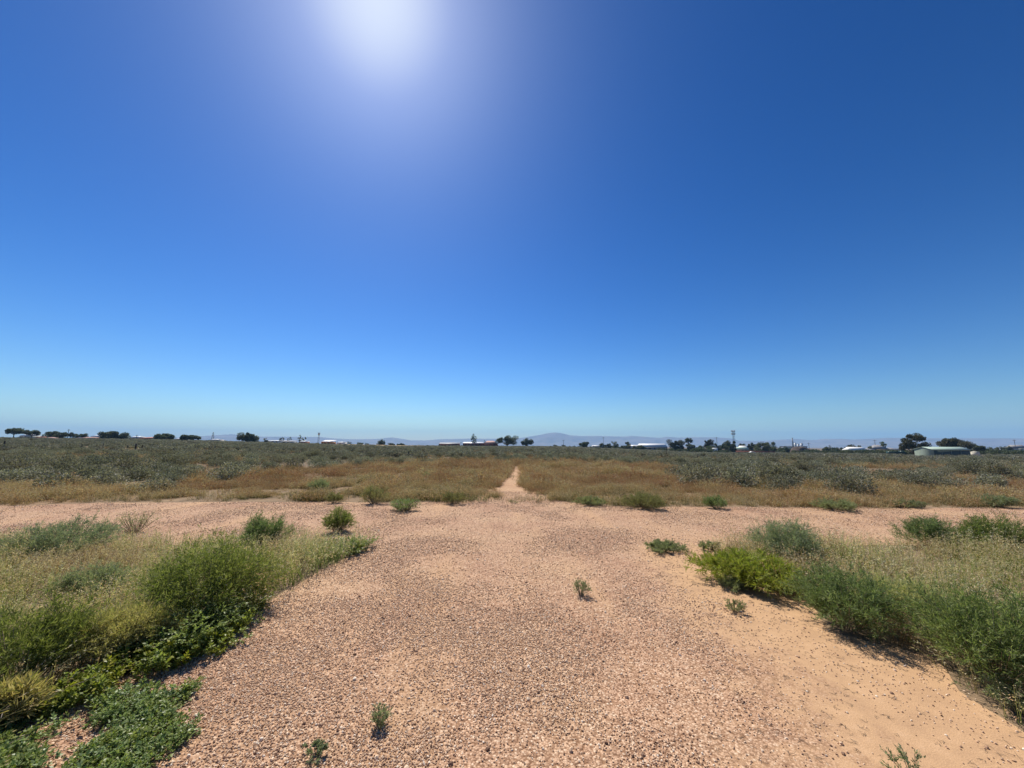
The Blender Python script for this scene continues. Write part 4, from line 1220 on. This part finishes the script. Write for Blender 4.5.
def truck():
    P = at(895, 453, 160); bz = base_z(P[0], 160)
    t = thing('parked_truck', 'dark green truck parked in the shade left of the big grey-green eucalyptus', 'truck', (P[0], 160, bz), -.3)
    g = Geo(); g.box(-2.4, 1.6, -1, 1, .75, 1.75); link('tray', g.mesh('tray', MAT['truckgreen']), t)
    g = Geo()
    pr = [(1.65, .5), (1.65, 2.0), (2.6, 2.0), (3.1, 1.3), (3.3, 1.2), (3.3, .5)]; n = len(pr)
    g.add([(x, -.95, z) for x, z in pr] + [(x, .95, z) for x, z in pr], [tuple(range(n)), tuple(reversed(range(n, 2 * n)))] + [(i, n + i, n + (i + 1) % n, (i + 1) % n) for i in range(n)])
    link('cab', g.mesh('cab', MAT['truckgreen']), t)
    for x in (-1.6, 2.3):
        for y in (-.9, .9):
            g = Geo(); g.tube([(x, y - .13, .42), (x, y + .13, .42)], [.42, .42], 14); link('wheel', g.mesh('wheel', MAT['dark']), t)


truck()


# ------------------------------------------------------------------ poles, masts, posts
def pole(px, ytop, Y, label, kind='power_pole', r=.14, arm=True):
    P = at(px, ytop, Y); bz = base_z(P[0], Y) - .1; H = P[2] - bz
    t = thing(kind, label, 'power pole', (P[0], Y, bz), random.uniform(-.6, .6), 'power poles along the skyline')
    g = Geo(); g.tube([(0, 0, 0), (0, 0, H)], [r, r * .75], 8); link('pole', g.mesh('pole', MAT['post'], True), t)
    if arm:
        g = Geo(); g.box(-1.1, 1.1, -.06, .06, H - .8, H - .65); link('crossarm', g.mesh('crossarm', MAT['post']), t)
        for x in (-.95, .95, .4, -.4):
            g = Geo(); g.tube([(x, 0, H - .647), (x, 0, H - .45)], [.05, .04], 6); link('insulator', g.mesh('insulator', MAT['greyroof']), t)


for px, yt, Y, lab in [(69, 429, 224, 'thin power pole rising between two low trees near the left edge'),
                       (137, 434.8, 236, 'short power pole beside the small white house at the left'),
                       (563.5, 439.8, 352, 'lone power pole on the horizon below the broad peak'),
                       (603.3, 437, 345, 'power pole above the row of low trees right of the peak'),
                       (716.5, 437, 335, 'power pole left of the tall mast'),
                       (808.5, 442.5, 300, 'short power pole right of the factory chimney'),
                       (874.5, 439.8, 292, 'power pole left of the grey hipped roof'),
                       (1014, 439.6, 262, 'power pole nearest the right edge of the photo'),
                       (461, 442, 350, 'short stub pole between the two red-brown buildings'),
                       (829.5, 444.8, 300, 'short power pole over the bushes right of the spoil heap')]:
    pole(px, yt, Y, lab)


def lattice(px, ytop, Y, w0, w1, label, name, plats, r=.12):
    P = at(px, ytop, Y); bz = base_z(P[0], Y) - .1; H = P[2] - bz
    t = thing(name, label, 'mast', (P[0], Y, bz), .4)
    g = Geo(); n = max(4, int(H / 2.2)); cs = ((-1, -1), (1, -1), (1, 1), (-1, 1))
    pt = lambda k, c: (cs[c % 4][0] * (w0 + (w1 - w0) * k / n) / 2, cs[c % 4][1] * (w0 + (w1 - w0) * k / n) / 2, H * k / n)
    for c in range(4):
        g.tube([pt(0, c), pt(n, c)], [r, r * .8], 5)
        for k in range(n): g.tube([pt(k, c), pt(k + 1, c + 1)], [r * .45, r * .45], 4)
    link('lattice', g.mesh('lattice', MAT['steel']), t)
    for (f, rad) in plats:
        g = Geo(); g.tube([(0, 0, H * f), (0, 0, H * f + .25)], [rad, rad], 12); link('platform', g.mesh('platform', MAT['steel']), t)
        for k in range(6):
            a = k * math.pi / 3; c, s = math.cos(a) * rad, math.sin(a) * rad
            g = Geo(); g.tube([(c, s, H * f + .253), (c, s, H * f + 2.0)], [.24, .24], 6); link('antenna', g.mesh('antenna', MAT['paleSteel']), t)


lattice(733, 430.5, 400, 1.9, 1.1, 'tall communications mast with two antenna rings above the dark trees', 'communication_mast', [(.80, 1.7), (.93, 1.7)])
lattice(319, 434.2, 310, 1.0, .7, 'slender lattice tower before the hills beside the orange walled house', 'radio_tower', [(.9, .6)], .09)
lattice(213.5, 432.2, 255, 1.4, .35, 'small tapering pylon before the left hills', 'pylon', [], .08)


def factory():
    Y = 900
    def base(px): P = at(px, 448, Y); return P[0], base_z(P[0], Y) - 1
    x, z = base(793.3); top = at(793.3, 438.2, Y)[2]
    t = thing('factory_chimney', 'tall dark factory chimney above the spoil heap', 'chimney', (x, Y, z))
    g = Geo(); g.tube([(0, 0, 0), (0, 0, top - z)], [1.7, 1.1], 16); link('stack', g.mesh('stack', MAT['steel'], True), t)
    g = Geo(); g.tube([(0, 0, top - z + .003), (0, 0, top - z + .7)], [1.4, 1.4], 16); link('rim', g.mesh('rim', MAT['dark']), t)
    for px, yt, r, lab in ((797.2, 442.6, 2.2, 'pale factory silo nearest the chimney'), (800.0, 443.8, 2.0, 'shortest pale factory silo, middle of three'), (803.6, 443.0, 2.6, 'widest factory silo, farthest from the chimney')):
        x, z = base(px); top = at(px, yt, Y)[2]
        t = thing('silo', lab, 'silo', (x, Y + 5, z), group='factory silos')
        g = Geo(); g.tube([(0, 0, 0), (0, 0, top - z - 1.2)], [r, r], 18); link('drum', g.mesh('drum', MAT['paleSteel'], True), t)
        g = Geo(); g.tube([(0, 0, top - z - 1.197), (0, 0, top - z)], [r + .1, .4], 18); link('cone', g.mesh('cone', MAT['steel']), t)
    x, z = base(790); x2, _ = base(812)
    t = thing('factory', 'long low factory building around the chimney and silos', 'factory', (x, Y + 14, z))
    g = Geo(); g.box(0, x2 - x, 0, 20, 0, 7); link('wall', g.mesh('wall', MAT['greyroof']), t)
    g = Geo(); g.box(-.5, x2 - x + .5, -.5, 20.5, 7.003, 7.8); link('roof', g.mesh('roof', MAT['steel']), t)
    # spoil heap in front
    Y2 = 310; P = at(800, 447, Y2)
    n = 40; V = []; W = 26 / FPX * Y2
    gx = np.linspace(-1, 1, n); X, YY = np.meshgrid(gx, gx)
    rr = np.sqrt(X ** 2 + YY ** 2); bz = base_z(P[0], Y2)
    Z = np.clip(1 - rr ** 2.4, -.06, 1) * (P[2] - bz + .2) * (.75 + .5 * fbm(X * 2 + 3, YY * 2, 4))
    V = np.stack([P[0] + X * W / 2, Y2 + YY * 6, bz + Z], -1).reshape(-1, 3)
    i = np.arange(n - 1)[:, None] * n; k = np.arange(n - 1)[None]
    F = np.stack([i + k, i + k + 1, i + n + k + 1, i + n + k], -1).reshape(-1, 4)
    tag(link('spoil_heap', mesh_np('spoil_heap', V, F, MAT['mound'], smooth=True)), 'low dark earth heap in front of the factory chimney', 'earth heap', kind='structure')


factory()

for px, yt, yb, Y, lab in [(5, 440.8, 449.5, 66, 'tallest and leftmost dark fence post standing in the scrub'),
                           (82, 443.8, 449.3, 84, 'dark fence post below the pink roofed house'),
                           (103.5, 443.2, 447.5, 98, 'thin fence post below the left end of the wide hedge-like tree'),
                           (128, 445, 448.5, 98, 'short fence post left of a taller pair'),
                           (136.3, 443.6, 449.8, 88, 'taller post of a close pair in the left scrub'),
                           (142.5, 444.6, 449.5, 94, 'thinner right post of a close pair in the left scrub'),
                           (666.5, 449, 455.5, 110, 'lone post in the scrub below the big brownish eucalyptus')]:
    for Yc in np.arange(35, 130, .5):
        X_ = at(px, yb, Yc)[0]
        if proj(X_, Yc, base_z(X_, Yc) + .2)[1] < yb: break
    Y = float(Yc)
    P = at(px, yt, Y); bz = base_z(P[0], Y); H = P[2] - bz + .2
    t = Geo(); r = .10 if px in (5, 82, 136.3) else .055
    t.tube([(0, 0, 0), (0, 0, H * .5), (0, .005, H - .05), (0, .005, H)], [r, r * .95, r * .9, r * .5], 8)
    o = link('fence_post', t.mesh('fence_post', MAT['post'], True), loc=(P[0], Y, bz - .2))
    tag(o, lab, 'fence post', 'fence posts in the scrub')

# dark hedge-height scrub about the town
def town_scrub():
    n = 2600
    px = rng.random(n) * 1500 - 240
    Dn = np.interp(px, TX, TD)
    Y = Dn * (.97 + .5 * rng.random(n))
    Y = np.where(px > 890, 170 + 150 * rng.random(n), Y)
    X = np.array([at(a, 445, b)[0] for a, b in zip(px, Y)])
    w = np.interp(px, [-200, 0, 100, 200, 300, 345, 346, 436, 437, 460, 540, 600, 640, 900, 1024, 1300], [.6, .6, .6, .5, .35, .2, .15, .2, .5, .4, .15, .5, .9, .9, .8, .8])
    k = (rng.random(n) < w) & ~((px > 732) & (px < 780) & (Y < 322)) & ~((px > 905) & (px < 980) & (Y < 180))
    X, Y, px = X[k], Y[k], px[k]; n = len(X)
    s = (.9 + 1.1 * rng.random(n)) * np.interp(px, [0, 300, 560, 650, 900], [.65, .6, .6, 1.5, 1.3])
    kit = []
    for q in range(4):
        V, F = lump_bush(1.1, .95, 8, 420, .30, .16, 700 + q)
        kit.append(kit_obj('town_scrub_%d' % q, mesh_np('town_scrub', V, F, MAT['euc'])))
    scatter('town_scrub', np.stack([X, Y, ground(X, Y) - .05], 1), rng.random(n) * 6.28, s, kit, 'dark low scrub and hedges around the foot of the distant town', 'scrub', .05)


town_scrub()

# ------------------------------------------------------------------ haze
def haze():
    me = bpy.data.meshes.new('haze'); g = Geo(); g.box(-11800, 11800, -11800, 11800, -14, 420)
    o = link('haze', g.mesh('haze', []))
    m = bpy.data.materials.new('haze'); m.use_nodes = True; nt = m.node_tree; nt.nodes.clear()
    out = nt.nodes.new('ShaderNodeOutputMaterial'); v = nt.nodes.new('ShaderNodeVolumePrincipled')
    v.inputs['Color'].default_value = (.30, .60, 1.0, 1); v.inputs['Density'].default_value = HAZE
    v.inputs['Anisotropy'].default_value = .0
    nt.links.new(v.outputs[0], out.inputs['Volume'])
    o.data.materials.append(m)
    tag(o, 'thin bluish air between the plain and the distant mountains', 'haze', kind='stuff')


HAZE = 1.1e-4
haze()

# ------------------------------------------------------------------ light
sd = ray(378, -18); sd = sd / np.linalg.norm(sd)
el = math.asin(sd[2]); azs = math.atan2(sd[0], sd[1])       # azimuth from +Y towards +X
L = bpy.data.lights.new('sun', 'SUN'); L.energy = 4.8; L.angle = R_(.5); L.color = (1, .94, .83)
so = bpy.data.objects.new('sun', L); C.objects.link(so)
so.rotation_euler = Vector(sd.tolist()).to_track_quat('Z', 'Y').to_euler(); so.location = (0, 0, 30)
w = bpy.data.worlds.new('World'); scene.world = w; w.use_nodes = True
nt = w.node_tree; nt.nodes.clear()
out = nt.nodes.new('ShaderNodeOutputWorld'); bg = nt.nodes.new('ShaderNodeBackground')
sky = nt.nodes.new('ShaderNodeTexSky'); sky.sky_type = 'NISHITA'; sky.sun_disc = False
sky.sun_elevation = el; sky.sun_rotation = azs
sky.altitude = 0; sky.air_density = 1.0; sky.dust_density = .4; sky.ozone_density = 3.0
hs = nt.nodes.new('ShaderNodeHueSaturation'); hs.inputs['Saturation'].default_value = 1.15; hs.inputs['Hue'].default_value = .505
gm = nt.nodes.new('ShaderNodeGamma'); gm.inputs['Gamma'].default_value = 1.6
nt.links.new(sky.outputs[0], gm.inputs['Color'])
nt.links.new(mixc(nt, 1.0, gm.outputs[0], (.352, .378, .388), 'MULTIPLY'), hs.inputs['Color'])
sp_ = nt.nodes.new('ShaderNodeSeparateColor'); nt.links.new(hs.outputs[0], sp_.inputs[0])
mr = nt.nodes.new('ShaderNodeMapRange'); mr.interpolation_type = 'SMOOTHSTEP'  # sun glare painted into the sky: its brightest high part blends toward white
mr.inputs['From Min'].default_value = 3.4; mr.inputs['From Max'].default_value = 8.0; mr.inputs['To Max'].default_value = .8
nt.links.new(sp_.outputs[0], mr.inputs[0])
tc = nt.nodes.new('ShaderNodeTexCoord'); sz = nt.nodes.new('ShaderNodeSeparateXYZ'); nt.links.new(tc.outputs['Generated'], sz.inputs[0])
mz = nt.nodes.new('ShaderNodeMapRange'); mz.interpolation_type = 'SMOOTHSTEP'
mz.inputs['From Min'].default_value = .30; mz.inputs['From Max'].default_value = .60; nt.links.new(sz.outputs['Z'], mz.inputs[0])
nt.links.new(mixc(nt, math_(nt, 'MULTIPLY', mr.outputs[0], mz.outputs[0]), hs.outputs[0], (10.6, 11.6, 11.9)), bg.inputs[0]); bg.inputs[1].default_value = .066
nt.links.new(bg.outputs[0], out.inputs[0])

scene.view_settings.view_transform = 'Standard'; scene.view_settings.look = 'None'
scene.view_settings.exposure = .45; scene.view_settings.gamma = 1; scene.view_settings.use_curve_mapping = False
scene.cycles.use_denoising = True
scene.cycles.max_bounces = 8; scene.cycles.transparent_max_bounces = 8; scene.cycles.volume_bounces = 1
scene.cycles.sample_clamp_indirect = 6
